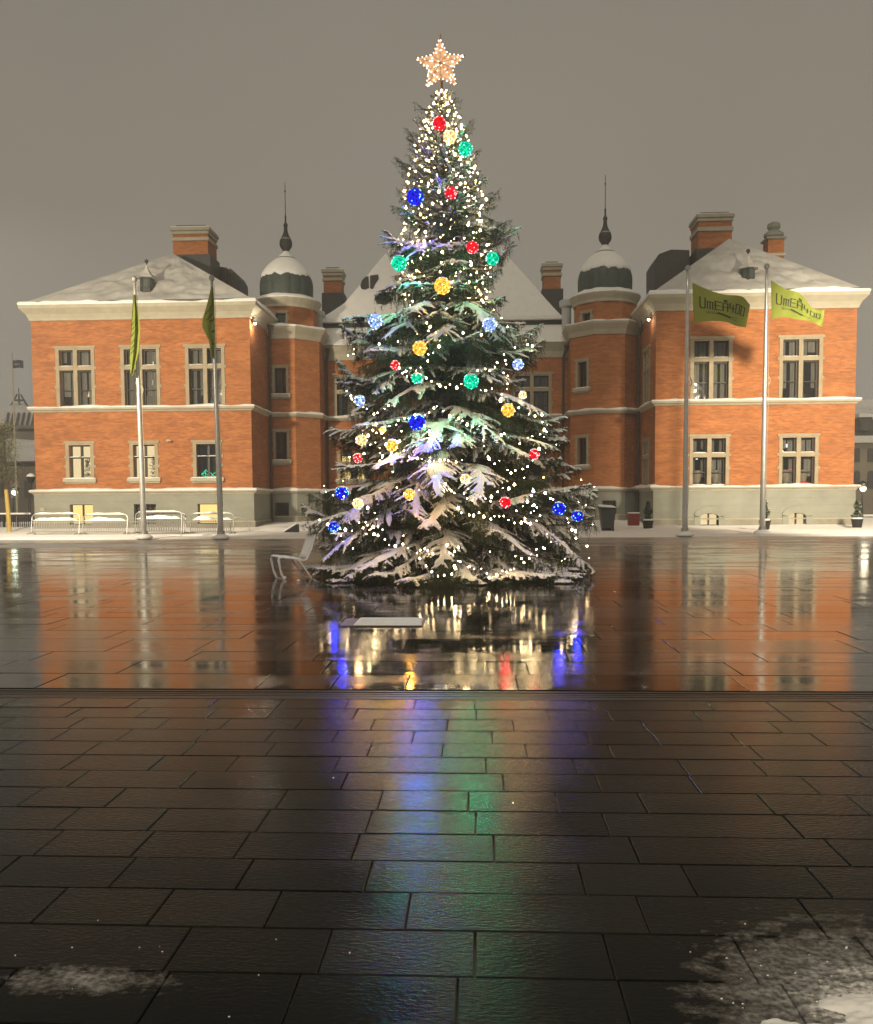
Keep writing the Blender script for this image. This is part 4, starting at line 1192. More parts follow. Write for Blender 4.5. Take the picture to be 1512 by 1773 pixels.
# snow lying along boughs and shoots
sv, sf = [], []; off_ = 0
prof = np.array([(-1, -.15), (-.72, .55), (0, 1.0), (.72, .55), (1, -.15)])
for P, w, h in SN:
    k = len(P)
    d = np.gradient(P, axis=0); side = np.cross(d, up); nrm = np.linalg.norm(side, axis=1)
    if nrm.min() < 1e-4: continue
    side /= nrm[:, None]
    steep = np.abs(d[:, 2])/(np.linalg.norm(d, axis=1)+1e-9)
    ta = np.sin(np.linspace(.35, math.pi-.12, k))**.5
    gap = np.clip(1.35+1.6*mnoise.noise(Vector(P[k//2]*4.5)), .0, 1.9)
    if gap < .55: continue
    wk = gap*w*ta*rng.uniform(.5, 1.45, k)*np.clip(1.35-steep, .25, 1); hk = gap*h*ta*rng.uniform(.5, 1.4, k)
    R_ = P[:, None, :]+side[:, None, :]*(prof[None, :, 0:1]*wk[:, None, None])+up*(prof[None, :, 1:2]*hk[:, None, None]+.004)
    sv.append(R_.reshape(-1, 3))
    b_ = off_+np.arange(k-1)[:, None]*5+np.arange(4)[None, :]
    sf.append(np.stack([b_, b_+1, b_+6, b_+5], -1).reshape(-1, 4)); off_ += k*5
sv = np.concatenate(sv)-[tx0, ty0, 0]; sv[:, 2] = np.maximum(sv[:, 2], .008)
M['tree_snow'] = mat('tree_snow', (.80, .79, .77), .7, var=.06, vscale=20, bump=.4, bscale=60, spec=.25)
np_mesh('snow_load', sv, np.concatenate(sf), M['tree_snow'], tree, smooth=True)

# ---- string lights: short strands, each with its own bulbs
M['bulb'] = emat('bulb', (1.0, .72, .36), 70.0)
M['wire'] = mat('wire', (.015, .03, .015), .6)
bm_ = MB(); bm_.lathe((0, 0, 0), [(.002, .017), (.0145, .002), (.0155, -.008), (.008, -.016)], 5); proto_me = None
def light_string(pts, label, sc=1.0):
    global proto_me
    c = Vector(pts[0])
    root = thing('light_string', tuple(c), label, 'string lights', 'strings of warm white fairy lights on the spruce')
    wm = MB(); wm.tube([Vector(p)-c for p in pts], .004, 3); wm.build('wire', M['wire'], root)
    for p in pts:
        if proto_me is None:
            o = bm_.build('bulb', M['bulb'], root); proto_me = o.data
        else:
            o = bpy.data.objects.new('bulb', proto_me); COL.objects.link(o); o.parent = root
        o.location = Vector(p)-c-Vector((0, 0, .01)); s_ = sc*random.choice([.35, .5, .6, .75, .9, 1.3]); o.scale = (s_, s_, s_*1.1)
def surf(z_, az, f): 
    r_ = crown_r(z_, az)*f
    return (crown_c(z_)+r_*math.cos(az), TYR+r_*math.sin(az), z_)
# upper crown: closely hung vertical strands all round the lit core
core = lambda z_: np.interp(z_, [zt(570), zt(480), zt(400), zt(340), zt(280), zt(200), zt(160)], [.80, .92, .95, .82, .66, .36, .12])
nstr = 22
ztp, zbt = zt(160), zt(535)
for gidx in range(nstr//2):
    pts = []
    for half in (0, 1):
        az = 2*math.pi*(gidx*2+half+.5)/nstr
        zz = np.arange(ztp-random.random()*.8*(half), zbt+random.uniform(-.25, .5), -.15)
        if half: zz = zz[::-1]
        for z_ in zz:
            r_ = core(z_)*(random.uniform(.84, 1.0) if random.random() < .65 else random.uniform(.45, .84)); a_ = az+random.uniform(-.14, .14)
            pts.append((crown_c(z_)+r_*math.cos(a_), TYR+r_*math.sin(a_), z_+random.uniform(-.03, .03)))
    lab = ['pair of light strands on the right flank of the upper crown', 'pair of light strands round the far right side of the upper crown', 'pair of light strands on the far side of the upper crown behind the trunk',
           'pair of light strands round the far left side of the upper crown', 'pair of light strands on the left flank of the upper crown, by the blue ball', 'pair of light strands left of the middle of the upper crown',
           'pair of light strands down the very middle of the upper crown', 'pair of light strands right of the middle of the upper crown, near the red balls', 'pair of light strands beside the upper right turquoise ball', 'pair of light strands at the far right edge of the upper crown', 'single short pair of light strands on the right rear of the upper crown'][gidx]
    light_string(pts[:96], lab, .95)
# lower crown: garlands in swags (survey polylines through the lit dots), on the camera side
sw = [([(740, 560), (765, 590), (745, 615), (705, 640), (690, 655)], 'warm light garland above the left turquoise ball'),
      ([(690, 640), (745, 655), (800, 665), (860, 668)], 'garland passing between the two turquoise balls in mid tree'),
      ([(830, 640), (870, 615), (880, 660), (865, 700)], 'garland dropping beside the right turquoise ball'),
      ([(650, 762), (662, 785), (655, 800), (668, 760), (680, 790), (690, 765), (702, 752)], 'bright tangle of lights by the gold ball left of the crown'),
      ([(735, 740), (752, 745), (742, 800), (760, 830), (790, 850), (830, 856), (870, 842), (900, 828)], 'long garland sagging below the pale hanging ball'),
      ([(835, 775), (865, 800), (895, 812), (925, 795), (940, 770)], 'garland curving under the right hand boughs beside the high red ball'),
      ([(700, 780), (730, 790), (770, 792), (810, 785)], 'short garland above the blue lit middle bough'),
      ([(790, 880), (830, 884), (875, 892), (910, 902), (930, 915)], 'garland left of the low right blue glow'),
      ([(898, 885), (915, 865), (925, 880), (908, 900), (935, 890), (920, 850), (930, 835)], 'dense knot of lights right of the low red ball'),
      ([(635, 905), (650, 920), (665, 935), (700, 940), (740, 950), (790, 955), (800, 940)], 'garland along the lowest left boughs'),
      ([(800, 970), (830, 985), (870, 990), (900, 970), (930, 950), (960, 930)], 'lowest right garland close to the paving'),
      ([(640, 880), (655, 900), (640, 915), (628, 895)], 'small knot of lights below the pale left ball'),
      ([(720, 960), (745, 985), (780, 990), (800, 960)], 'lowest middle garland above the reflections'),
      ([(945, 850), (965, 875), (985, 905), (1005, 930)], 'garland down the right flank among the blue glow'),
      ([(655, 730), (640, 750), (700, 720), (760, 700), (790, 720), (850, 735)], 'loose garland across the blue lit boughs'),
      ([(555, 900), (590, 915), (620, 905), (640, 930)], 'garland along the outermost low left bough'),
      ([(870, 690), (905, 700), (935, 715), (945, 740), (905, 755)], 'garland round the gold ball on the right flank'),
      ([(590, 660), (620, 690), (655, 712), (680, 700)], 'garland along the high left bough')]
def on_front(px, py, f=.93):
    """point where a survey ray meets the camera side of the crown"""
    d = ray(px, py)
    best = None
    for k in range(140):
        Y = TYR-3.0+k*.025
        q = CAM+d*((Y-CAM.y)/d.y)
        dx, dy = q.x-crown_c(q.z), q.y-TYR
        az = math.atan2(dy, dx)
        if math.hypot(dx, dy) <= crown_r(max(q.z, .3), az)*f and dy <= 0: return q
    Y = TYR-.15; return CAM+d*((Y-CAM.y)/d.y)
for pl, lab in sw:
    pts = []
    for i in range(len(pl)-1):
        (x0, y0), (x1, y1) = pl[i], pl[i+1]; n = max(2, int(math.hypot(x1-x0, y1-y0)/9))
        for j in range(n):
            t = j/n; q = on_front(x0+(x1-x0)*t+random.uniform(-4, 4), y0+(y1-y0)*t+8*math.sin(t*math.pi)*(abs(x1-x0) > 25)+random.uniform(-4, 4), random.uniform(.86, 1.0))
            pts.append(tuple(q))
    light_string(pts, lab, 1.0)
# scattered runs that wind through the whole lower crown
for gi in (0, 2, 3, 4):
    pts = []
    z_ = zt(590)-gi*.95
    az = math.pi+random.random()*.3
    while az < 2*math.pi+.1 and len(pts) < 80:
        q = surf(z_-.25*math.sin((az-math.pi)*3)**2+random.uniform(-.28, .28), az, random.uniform(.78, 1.0)); pts.append(q); az += .17 if gi < 2 else .15
    light_string(pts, ['scattered lights winding round the waist of the spruce', 'scattered lights just below the waist of the spruce', 'scattered lights across the blue and green lit boughs', 'scattered lights across the broad lower boughs', 'scattered lights in the lowest skirt of boughs'][gi], .8)

# ---- glowing balls
BC = {'red': (1.0, .006, .02), 'warm': (1.0, .64, .26), 'teal': (.0, .82, .42), 'blue': (.012, .012, 1.0), 'gold': (1.0, .45, .05), 'cool': (.28, .42, 1.0)}
BS = {'red': 1.5, 'warm': 2.0, 'teal': 1.25, 'blue': 1.6, 'gold': 1.9, 'cool': 1.5}
def ball_mat(k):
    c = BC[k]; m = bpy.data.materials.new('ball_'+k); m.use_nodes = True; t = m.node_tree; t.nodes.clear()
    o = nd(t, 'ShaderNodeOutputMaterial'); em = nd(t, 'ShaderNodeEmission')
    tcn = nd(t, 'ShaderNodeTexCoord'); v = nd(t, 'ShaderNodeTexVoronoi'); v.feature = 'DISTANCE_TO_EDGE'; v.inputs['Scale'].default_value = 13
    t.links.new(tcn.outputs['Object'], v.inputs['Vector'])
    mr = nd(t, 'ShaderNodeMapRange'); mr.inputs['From Max'].default_value = .09; mr.inputs['To Min'].default_value = BS[k]*1.5; mr.inputs['To Max'].default_value = BS[k]*(.22 if k == 'blue' else .45)
    t.links.new(v.outputs['Distance'], mr.inputs[0]); em.inputs[0].default_value = (*c, 1); t.links.new(mr.outputs[0], em.inputs[1])
    if k in ('cool', 'gold', 'warm'):      # open wire balls
        tr = nd(t, 'ShaderNodeBsdfTransparent'); mix = nd(t, 'ShaderNodeMixShader')
        m2 = nd(t, 'ShaderNodeMapRange'); m2.inputs['From Min'].default_value = .05; m2.inputs['From Max'].default_value = .12; t.links.new(v.outputs['Distance'], m2.inputs[0])
        sc_ = nd(t, 'ShaderNodeMath', operation='MULTIPLY'); sc_.inputs[1].default_value = .85 if k == 'cool' else .45; t.links.new(m2.outputs[0], sc_.inputs[0])
        t.links.new(sc_.outputs[0], mix.inputs[0]); t.links.new(em.outputs[0], mix.inputs[1]); t.links.new(tr.outputs[0], mix.inputs[2]); t.links.new(mix.outputs[0], o.inputs[0])
    else: t.links.new(em.outputs[0], o.inputs[0])
    return m
BM = {k: ball_mat(k) for k in BC}
LEDC = {'red': (1, .35, .35), 'warm': (1, .85, .5), 'teal': (.3, 1, .8), 'blue': (.15, .5, 1), 'gold': (1, .75, .2), 'cool': (.7, .85, 1)}
LM = {k: emat('ball_led_'+k, LEDC[k], 9.0) for k in BC}
cname = {'red': 'red', 'warm': 'pale yellow', 'teal': 'turquoise', 'blue': 'deep blue', 'gold': 'golden', 'cool': 'icy blue'}
BALLS = [('red', 761, 214, 12, 'topmost ball right under the star'), ('warm', 779, 237, 12, 'just below the topmost red ball'), ('teal', 806, 258, 13, 'on the upper right edge, highest of its colour'),
 ('blue', 719, 341, 15, 'on the upper left edge of the crown'), ('red', 781, 334, 11, 'level with the upper blue ball'), ('red', 818, 428, 11, 'above left of the small upper right turquoise ball'),
 ('teal', 691, 456, 14, 'on the left edge beside the pale roof'), ('teal', 853, 448, 12, 'on the right edge in front of the roof'), ('gold', 766, 495, 15, 'hanging in the centre over a snowy bough'),
 ('cool', 650, 556, 14, 'on the long left bough tip in front of the eaves'), ('cool', 848, 562, 14, 'on the right in front of the eaves'), ('gold', 727, 603, 14, 'half hidden left of the dark middle gap'),
 ('red', 684, 632, 9, 'small one on the left above the turquoise ball'), ('teal', 722, 655, 11, 'smaller one of the middle pair'), ('teal', 816, 660, 15, 'large one right of the middle of the tree'),
 ('cool', 897, 631, 11, 'hanging free against the brick wall'), ('cool', 623, 694, 11, 'on the left flank before the upper window'), ('blue', 722, 731, 16, 'left of the middle lighting the boughs around it'),
 ('gold', 880, 710, 13, 'on the right flank below the turquoise glow'), ('warm', 626, 762, 11, 'hanging at the left flank'), ('gold', 679, 771, 12, 'beside the bright tangle of lights'),
 ('red', 619, 793, 9, 'hanging below the pale one at the left flank'), ('red', 925, 786, 10, 'on the right flank among snowy boughs'), ('warm', 806, 829, 10, 'hanging alone on a long cord below the curved snowy bough'),
 ('gold', 709, 856, 11, 'resting on a low bough left of the middle'), ('red', 875, 870, 11, 'lowest one, hanging on a cord'), ('blue', 592, 853, 13, 'low on the left edge, glowing over the snow'),
 ('blue', 968, 880, 13, 'low on the right, deep among the boughs'), ('blue', 1000, 893, 11, 'at the low right edge'), ('warm', 620, 872, 11, 'low on the left among yellow lit twigs'), ('blue', 578, 912, 11, 'lowest on the left, deep in the dark twigs'),
 ('warm', 905, 684, 8, 'small with a cap of snow on the right flank'), ('gold', 662, 744, 6, 'tiny, on the left flank')]
lp = {}
for k, px, py, rp_, lab in BALLS:
    q = on_front(px, py, 1.02 if k != 'blue' else .93); dist = (q-CAM).dot(_f); r_ = rp_*(.95 if py < 500 else .88)/1514*dist
    root = thing('glowing_ball', tuple(q), f'{cname[k]} glowing ball {lab}', 'ornament', 'glowing balls hung on the spruce')
    mb = MB(); mb.sphere((0, 0, 0), r_, 18, 12); mb.build('shell', BM[k], root, smooth=True)
    mb = MB(); rnd = random.Random(px)
    for i in range(26):
        v = Vector((rnd.gauss(0, 1), rnd.gauss(0, 1), rnd.gauss(0, 1))).normalized()*r_*1.01
        mb.sphere(v, .0075, 5, 3)
    mb.build('led', LM[k], root)['kind'] = 'stuff'
    mb = MB(); mb.lathe((0, 0, r_*.96), [(r_*.2, 0), (r_*.2, .02), (r_*.08, .03)], 8); cord = r_+(.32 if (px, py) in ((806, 829), (875, 870), (619, 793), (766, 495)) else .12); mb.tube([(0, 0, r_), (0, 0, cord)], .0028, 4)
    mb.build('hanger', M['wire'], root)
    if py > 430:
        mb = MB(); mb.loft([[(r_*1.02*math.sin(b_)*math.cos(a_), r_*1.02*math.sin(b_)*math.sin(a_), r_*1.04*math.cos(b_)+.004) for a_ in [2*math.pi*i/14 for i in range(14)]] for b_ in (.75, .6, .4, .2, .02)], False, True)
        mb.build('snow_cap', M['tree_snow'], root, smooth=True)
    ld = bpy.data.lights.new('ball_light', 'POINT'); ld.color = BC[k]; ld.shadow_soft_size = .05
    ld.energy = {'red': 4, 'warm': 4.5, 'teal': 38, 'blue': 55 if rp_ > 13 else 5, 'gold': 12, 'cool': 4}[k]*(rp_/12.0)
    lo_ = bpy.data.objects.new('ball_light', ld); COL.objects.link(lo_); lo_.parent = root; lo_.location = (0, -r_*1.3, -.0)
# warm ambience of the many bulbs, from inside the tree where they hang
# ---- the star
sc_ = W(763, 113, TYR); Rs = 43/1514*TYR
star = thing('tree_star', (sc_.x, TYR, sc_.z), 'large lit five pointed star on the tip of the spruce', 'star')
def spt(k, f=1.0, y=0.0):
    an = math.pi/2+math.pi*k/5+.03; r_ = Rs*(1.0 if k % 2 == 0 else .50)*f
    return Vector((r_*math.cos(an), y, r_*math.sin(an)))
m = MB(); outl = [spt(k) for k in range(10)]
for k in range(10):
    a_, b_ = outl[k], outl[(k+1) % 10]
    m.add([a_, b_, (0, -.10, 0)], [(0, 1, 2)]); m.add([a_, b_, (0, .10, 0)], [(2, 1, 0)])
def star_mat():
    m_ = bpy.data.materials.new('star_film'); m_.use_nodes = True; t = m_.node_tree; t.nodes.clear()
    o = nd(t, 'ShaderNodeOutputMaterial'); em = nd(t, 'ShaderNodeEmission'); tcn = nd(t, 'ShaderNodeTexCoord')
    n = nd(t, 'ShaderNodeTexNoise'); n.inputs['Scale'].default_value = 13; n.inputs['Detail'].default_value = 5; n.inputs['Roughness'].default_value = .7
    t.links.new(tcn.outputs['Object'], n.inputs['Vector'])
    rp = nd(t, 'ShaderNodeValToRGB'); rp.color_ramp.elements[0].position = .36; rp.color_ramp.elements[0].color = (.50, .20, .08, 1); rp.color_ramp.elements[1].position = .66; rp.color_ramp.elements[1].color = (1.0, .62, .33, 1)
    t.links.new(n.outputs['Fac'], rp.inputs[0]); t.links.new(rp.outputs[0], em.inputs[0]); em.inputs[1].default_value = 1.25
    t.links.new(em.outputs[0], o.inputs[0]); return m_
m.build('film', star_mat(), star)
m = MB(); m.tube(outl, .012, 6, closed=True)
for k in range(10): m.tube([outl[k], (0, -.102, 0)], .006, 4); m.tube([outl[k], (0, .102, 0)], .006, 4)
m.tube([(0, 0, -Rs*.5), (.02, 0, -Rs*1.15)], .02, 6); m.tube([(0, 0, Rs), (0, 0, Rs+.09)], [.02, .01], 6)
m.build('wire_frame', mat('copper', (.45, .26, .14), .4, metal=.6), star)
M['star_led'] = emat('star_led', (1.0, .86, .62), 12)
spts = []
for k in range(10):
    a_, b_ = outl[k], outl[(k+1) % 10]
    for j in range(4): spts.append(a_.lerp(b_, (j+.5)/4)+Vector((0, -.012, 0)))
rnd = random.Random(4)
for i in range(46):
    k = rnd.randrange(10); a_, b_ = outl[k], outl[(k+1) % 10]; u, v = rnd.random(), rnd.random()
    if u+v > 1: u, v = 1-u, 1-v
    w = 1-u-v; spts.append(a_*u+b_*v+Vector((0, -.10, 0))*w+Vector((0, -.012, 0)))
bm2 = MB(); bm2.sphere((0, 0, 0), .011, 5, 4); me2 = None
for p in spts:
    if me2 is None: o = bm2.build('star_bulb', M['star_led'], star); me2 = o.data
    else: o = bpy.data.objects.new('star_bulb', me2); COL.objects.link(o); o.parent = star
    o.location = p; s_ = rnd.uniform(.45, 1.0); o.scale = (s_, s_, s_)
# ------------------------------------------------------------------ mast lamps of the square (two just outside the view, plus an added fill behind)
def mast(x, y, h, target, power, label, size=75):
    root = thing('mast_lamp', (x, y, 0), label, 'street lamp')
    m = MB(); m.lathe((0, 0, 0), [(.16, 0), (.16, .05), (.09, .1), (.085, 1.2), (.05, h)], 12); m.build('pole', M['galv'], root)
    m = MB(); d = (Vector(target)-Vector((x, y, h))).normalized()
    for s_ in (-.35, .35): m.obox((s_, .0, h+.05), (.22, 0, 0), (0, .14, -.05), (0, .02, .08))
    m.tube([(-.6, 0, h-.05), (.6, 0, h-.05)], .035, 6); m.build('lamp_housing', M['black_metal'], root)
    ld = bpy.data.lights.new('mast_light', 'SPOT'); ld.energy = power; ld.spot_size = math.radians(size); ld.spot_blend = .6; ld.shadow_soft_size = .7; ld.color = (1.0, .85, .62)
    lo_ = bpy.data.objects.new('mast_light', ld); COL.objects.link(lo_); lo_.parent = root
    lo_.location = Vector((0, 0, h-.12))+d*.3; lo_.rotation_euler = d.to_track_quat('-Z', 'Y').to_euler()
mast(-18.4, 20.0, 9.5, (-17.5, 43, 4.2), 28000, 'tall twin headed mast lamp at the left edge of the square', 64)
mast(15.0, 20.0, 9.5, (19.2, 43, 4.2), 42000, 'tall twin headed mast lamp at the right edge of the square', 60)
mast(4.0, -9.0, 10.0, (.3, 6, 0), 3000, 'added fill lamp on a tall twin headed mast behind the viewer of the tree', 44)  # added fill lamp, brightens the near snow and paving

# ------------------------------------------------------------------ snow on the ground
def snow_field(name, x0, x1, y0, y1, nx, ny, hf):
    xs = np.linspace(x0, x1, nx); ys = np.linspace(y0, y1, ny)
    V = [(x, y, hf(x, y)) for y in ys for x in xs]
    F_ = [(j*nx+i, j*nx+i+1, (j+1)*nx+i+1, (j+1)*nx+i) for j in range(ny-1) for i in range(nx-1)
          if max(V[k][2] for k in (j*nx+i, j*nx+i+1, (j+1)*nx+i+1, (j+1)*nx+i)) > -.02]
    mb = MB(); mb.add(V, F_); o = mb.build(name, M['snow'], smooth=True); tag(o, kind='stuff'); return o
pv = MB(); pv.bevbox(-46, 46, 37.6, 60, -.25, .06, .02); tag(pv.build('pavement', M['plaster_low']), kind='structure')
def hf(x, y):
    n = fbm(x*.35, y*.9, 2)+.35*fbm(x*1.4, y*3, 5)
    edge = 34.0+.45*fbm(x*.12, 4)+(.5 if x > 8 else 0)
    a = (y-edge)/.35; h = .05*min(1, max(-1, a))+.015*n
    if y > 37.4: h = max(h, .085+.02*n+.05*max(0, fbm(x*.25, y*.5, 9)))
    elif y > 36.7: h += .02
    if y > 41.3: h += .05*(y-41.3)
    h += .10*math.exp(-((x-8.6)**2/1.2+(y-40)**2/.8))*2.2
    h += .13*math.exp(-((x+9)**2/9+(y-40.5)**2/.5))
    if abs(y-36.6) < .35 and fbm(x*.4, 1.5) > .05: h -= .10
    return h
snow_field('snow_cover', -34, 34, 33.2, 47.5, 340, 90, hf)
def hf2(x, y):      # drift at the far left of the square
    d = ((x+14.2)/4.0)**2+((y-29.0)/1.0)**2
    return .05*(1-d)+.03*fbm(x*.9, y*2.2, 3)
snow_field('snow_drift', -20, -9, 27, 31.5, 110, 60, hf2)
def hf3(x, y):      # trodden snow in the near right corner
    d = ((x-1.24)/.46)**2+((y-2.26)/.33)**2
    return .030*(1-d)+.026*fbm(x*3.5, y*6, 3, 6)+.004*fbm(x*30, y*40, 1)-.05*math.exp(-(((x-.98)/.05)**2+((y-2.50)/.03)**2))
snow_field('snow_patch', .5, 1.9, 1.7, 3.1, 260, 260, hf3)
# crumbs of ice and grit lying about the near paving
random.seed(31)
cr = MB()
for i in range(52):
    if i < 46:
        cx_, cy_ = (.95+random.gauss(0, .22), 2.65+random.gauss(0, .2)) if i % 4 else (-1.2+random.gauss(0, .3), 2.78+random.gauss(0, .12))
        s_ = random.uniform(.0015, .004)
    else:
        cy_ = random.uniform(2.4, 9); cx_ = random.uniform(-.5, .5)*cy_; s_ = random.uniform(.0015, .005)
    vs = [(cx_+s_*random.uniform(.6, 1.6)*math.cos(a_), cy_+s_*random.uniform(.5, 1.2)*math.sin(a_), .0015) for a_ in (0, 1.2, 2.4, 3.7, 5)]
    tp = [(x+(cx_-x)*.4, y+(cy_-y)*.4, .0015+s_*random.uniform(.4, .9)) for x, y, z in vs]
    cr.loft([vs, tp])
tag(cr.build('ice_crumbs', M['snow']), kind='stuff')

# ------------------------------------------------------------------ flagpoles and flags
def flagpole(bx, by, tx, ty, label):
    b = G(bx, by, .06); t_ = W(tx, ty, b.y)
    root = thing('flagpole', (b.x, b.y, 0), label, 'flagpole', 'flagpoles in front of the town hall')
    d = Vector((t_.x-b.x, 0, t_.z))
    m = MB(); n = 14
    m.tube([d*(k/n) for k in range(n+1)], [.115-.062*(k/n) for k in range(n+1)], 16); m.build('pole', M['steel'], root, smooth=True)
    m = MB(); m.lathe((0, 0, 0), [(.27, 0), (.27, .10), (.16, .13), (.14, .32), (.125, .34)], 20); m.build('base', M['galv'], root)
    m = MB(); m.loft([[(.30*f_*math.cos(a_), .30*f_*math.sin(a_), z_+.02*fbm(a_, bx)) for a_ in [2*math.pi*i/18 for i in range(18)]] for f_, z_ in ((1.15, .05), (1.0, .15), (.6, .2), (.42, .24))], True, True); m.build('base_snow', M['snow'], root, smooth=True)
    m = MB(); m.lathe(tuple(d), [(.05, 0), (.10, .03), (.105, .14), (.06, .2), (.02, .22)], 12); m.build('truck', M['galv'], root)
    m = MB(); m.tube([d*.985+Vector((.09, 0, 0)), d*.55+Vector((.13, -.05, 0)), d*.13+Vector((.12, -.02, 0))], .008, 4); m.tube([d*.60+Vector((.12, -.02, .05)), d*.60+Vector((.20, -.03, -.15)), d*.60+Vector((.16, -.02, -.3))], .02, 5); m.build('halyard', M['trim'], root)
    return b, t_
FP = [flagpole(250, 932, 233, 488, 'steel flagpole furthest left, in front of the middle windows of the left wing'),
      flagpole(383, 932, 367, 486, 'steel flagpole beside the lit cellar window of the left wing'),
      flagpole(1186, 927, 1191, 469, 'steel flagpole near the court corner of the right wing'),
      flagpole(1320, 924, 1328, 466, 'steel flagpole furthest right, between the windows of the right wing')]
def flag_mat():
    m, t, b = new_mat('flag_green')
    b.inputs['Roughness'].default_value = .75; b.inputs['Base Color'].default_value = (.2, .22, .05, 1)
    tcn = nd(t, 'ShaderNodeTexCoord'); n = nd(t, 'ShaderNodeTexNoise'); n.inputs['Scale'].default_value = 3
    t.links.new(tcn.outputs['Object'], n.inputs['Vector']); rp = nd(t, 'ShaderNodeValToRGB')
    rp.color_ramp.elements[0].color = (.25, .30, .045, 1); rp.color_ramp.elements[1].color = (.36, .42, .065, 1); t.links.new(n.outputs['Fac'], rp.inputs[0]); t.links.new(rp.outputs[0], b.inputs['Base Color'])
    o = [x for x in t.nodes if x.type == 'OUTPUT_MATERIAL'][0]
    tl = nd(t, 'ShaderNodeBsdfTranslucent'); tl.inputs[0].default_value = (.32, .36, .06, 1); ms = nd(t, 'ShaderNodeMixShader'); ms.inputs[0].default_value = .35
    t.links.new(b.outputs[0], ms.inputs[1]); t.links.new(tl.outputs[0], ms.inputs[2]); t.links.new(ms.outputs[0], o.inputs[0])
    return m
M['flag'] = flag_mat(); M['flag_ink'] = mat('flag_ink', (.025, .035, .015), .7)
GLY = {'U': ([[(0, 1), (0, .12), (.12, 0), (.5, 0), (.62, .12), (.62, 1)]], .62), 'm': ([[(0, 0), (0, .75), (.62, .75), (.62, 0)], [(.31, .75), (.31, 0)]], .62), 'E': ([[(.6, .95), (0, .95), (0, 0), (.6, 0)], [(0, .48), (.5, .48)]], .6),
       'A': ([[(0, 0), (0, .9), (.6, .9), (.6, 0)], [(0, .45), (.6, .45)], [(.20, 1.1), (.20, 1.3), (.42, 1.3), (.42, 1.1), (.20, 1.1)]], .6), '4': ([[(.0, 1), (.0, .45), (.55, .45)], [(.42, .8), (.42, 0)]], .55), '0': ([[(0, 0), (0, 1), (.55, 1), (.55, 0), (0, 0)]], .55)}
def text_strokes():
    out = []; x = 0
    for ch_ in 'UmEA400':
        st, w = GLY[ch_]
        for s_ in st: out.append([(x+a, b) for a, b in s_])
        x += w+.30
    return out, x-.30
TS, TWID = text_strokes()
def flag(Y, top, bot, depth, label, nu=44, nv=20, text=(.15, .88, .40, .66), small=True, wave=2.3, amp=.16):
    """cloth between two edge curves (survey polylines), rippled in depth"""
    def curve(c, u):
        k = u*(len(c)-1); i = min(int(k), len(c)-2); t = k-i
        p0_, p1_, p2_, p3_ = [c[max(0, min(len(c)-1, i+j))] for j in (-1, 0, 1, 2)]
        return tuple(.5*((2*p1_[q])+(-p0_[q]+p2_[q])*t+(2*p0_[q]-5*p1_[q]+4*p2_[q]-p3_[q])*t*t+(-p0_[q]+3*p1_[q]-3*p2_[q]+p3_[q])*t**3) for q in (0, 1))
    def S(u, v, lift=0.0):
        a_ = curve(top, u); b_ = curve(bot, u)
        px, py = a_[0]*(1-v)+b_[0]*v, a_[1]*(1-v)+b_[1]*v
        yy = Y+depth*u+amp*u**.6*math.sin(wave*math.pi*u+v*1.6)+.35*amp*math.sin(7*u+5*v)*u
        return W(px, py, yy-lift)
    o0 = S(0, 0)
    m = MB(); vs = [S(i/nu, j/nv)-o0 for j in range(nv+1) for i in range(nu+1)]
    fs = [(j*(nu+1)+i, (j+1)*(nu+1)+i, (j+1)*(nu+1)+i+1, j*(nu+1)+i+1) for j in range(nv) for i in range(nu)]
    m.add(vs, fs); f_ = m.build('flag', M['flag'], smooth=True); f_.location = o0
    tag(f_, label, 'flag', 'yellow green town flags on the poles')
    u0, u1, v0, v1 = text
    ink = MB()
    def stroke(pts, wd):
        for i in range(len(pts)-1):
            (a0, b0), (a1, b1) = pts[i], pts[i+1]; L = math.hypot(a1-a0, (b1-b0)); 
            if L < 1e-6: continue
            tu, tv = (a1-a0)/L, (b1-b0)/L; n = max(1, int(L/.02))
            asp = 1.45    # flag is wider than high
            nu_, nv_ = -tv/asp, tu*1.0
            for k in range(n):
                s0, s1 = k/n, (k+1)/n
                e0 = -wd*.5/L if k == 0 else 0; e1 = wd*.5/L if k == n-1 else 0
                q = []
                for s_, sg in ((s0+e0, -1), (s1+e1, -1), (s1+e1, 1), (s0+e0, 1)):
                    q.append(S(a0+(a1-a0)*s_+nu_*wd*.5*sg, b0+(b1-b0)*s_+nv_*wd*.5*sg, .012)-o0)
                ink.quad(*q)
    for s_ in TS: stroke([(u0+(u1-u0)*x/TWID, v1-(v1-v0)*y) for x, y in s_], .030)
    if small:
        vb = v1+.10
        for k in range(6): stroke([(u0+.10+.028*k, vb-.03), (u0+.10+.028*k, vb+.04)], .010)
        stroke([(u0+.10, vb+.04), (u0+.24, vb+.035)], .010)
        stroke([(u0+.28, vb+.02), (u0+.44, vb+.10)], .060); stroke([(u0+.44, vb+.07), (u0+.62, vb+.06)], .012); stroke([(u0+.44, vb+.11), (u0+.6, vb+.15)], .012)
    ink.build('lettering', M['flag_ink'], f_)
    return f_
y3, y4 = FP[2][0].y, FP[3][0].y; y1_, y2_ = FP[0][0].y, FP[1][0].y
flag(y3-.02, [(1199, 489), (1225, 501), (1255, 510), (1284, 513), (1299, 528)], [(1201, 559), (1225, 556), (1255, 557), (1275, 564), (1292, 567)], .5, 'yellow green flag blowing open beside the court corner of the right wing', text=(.14, .86, .30, .60))
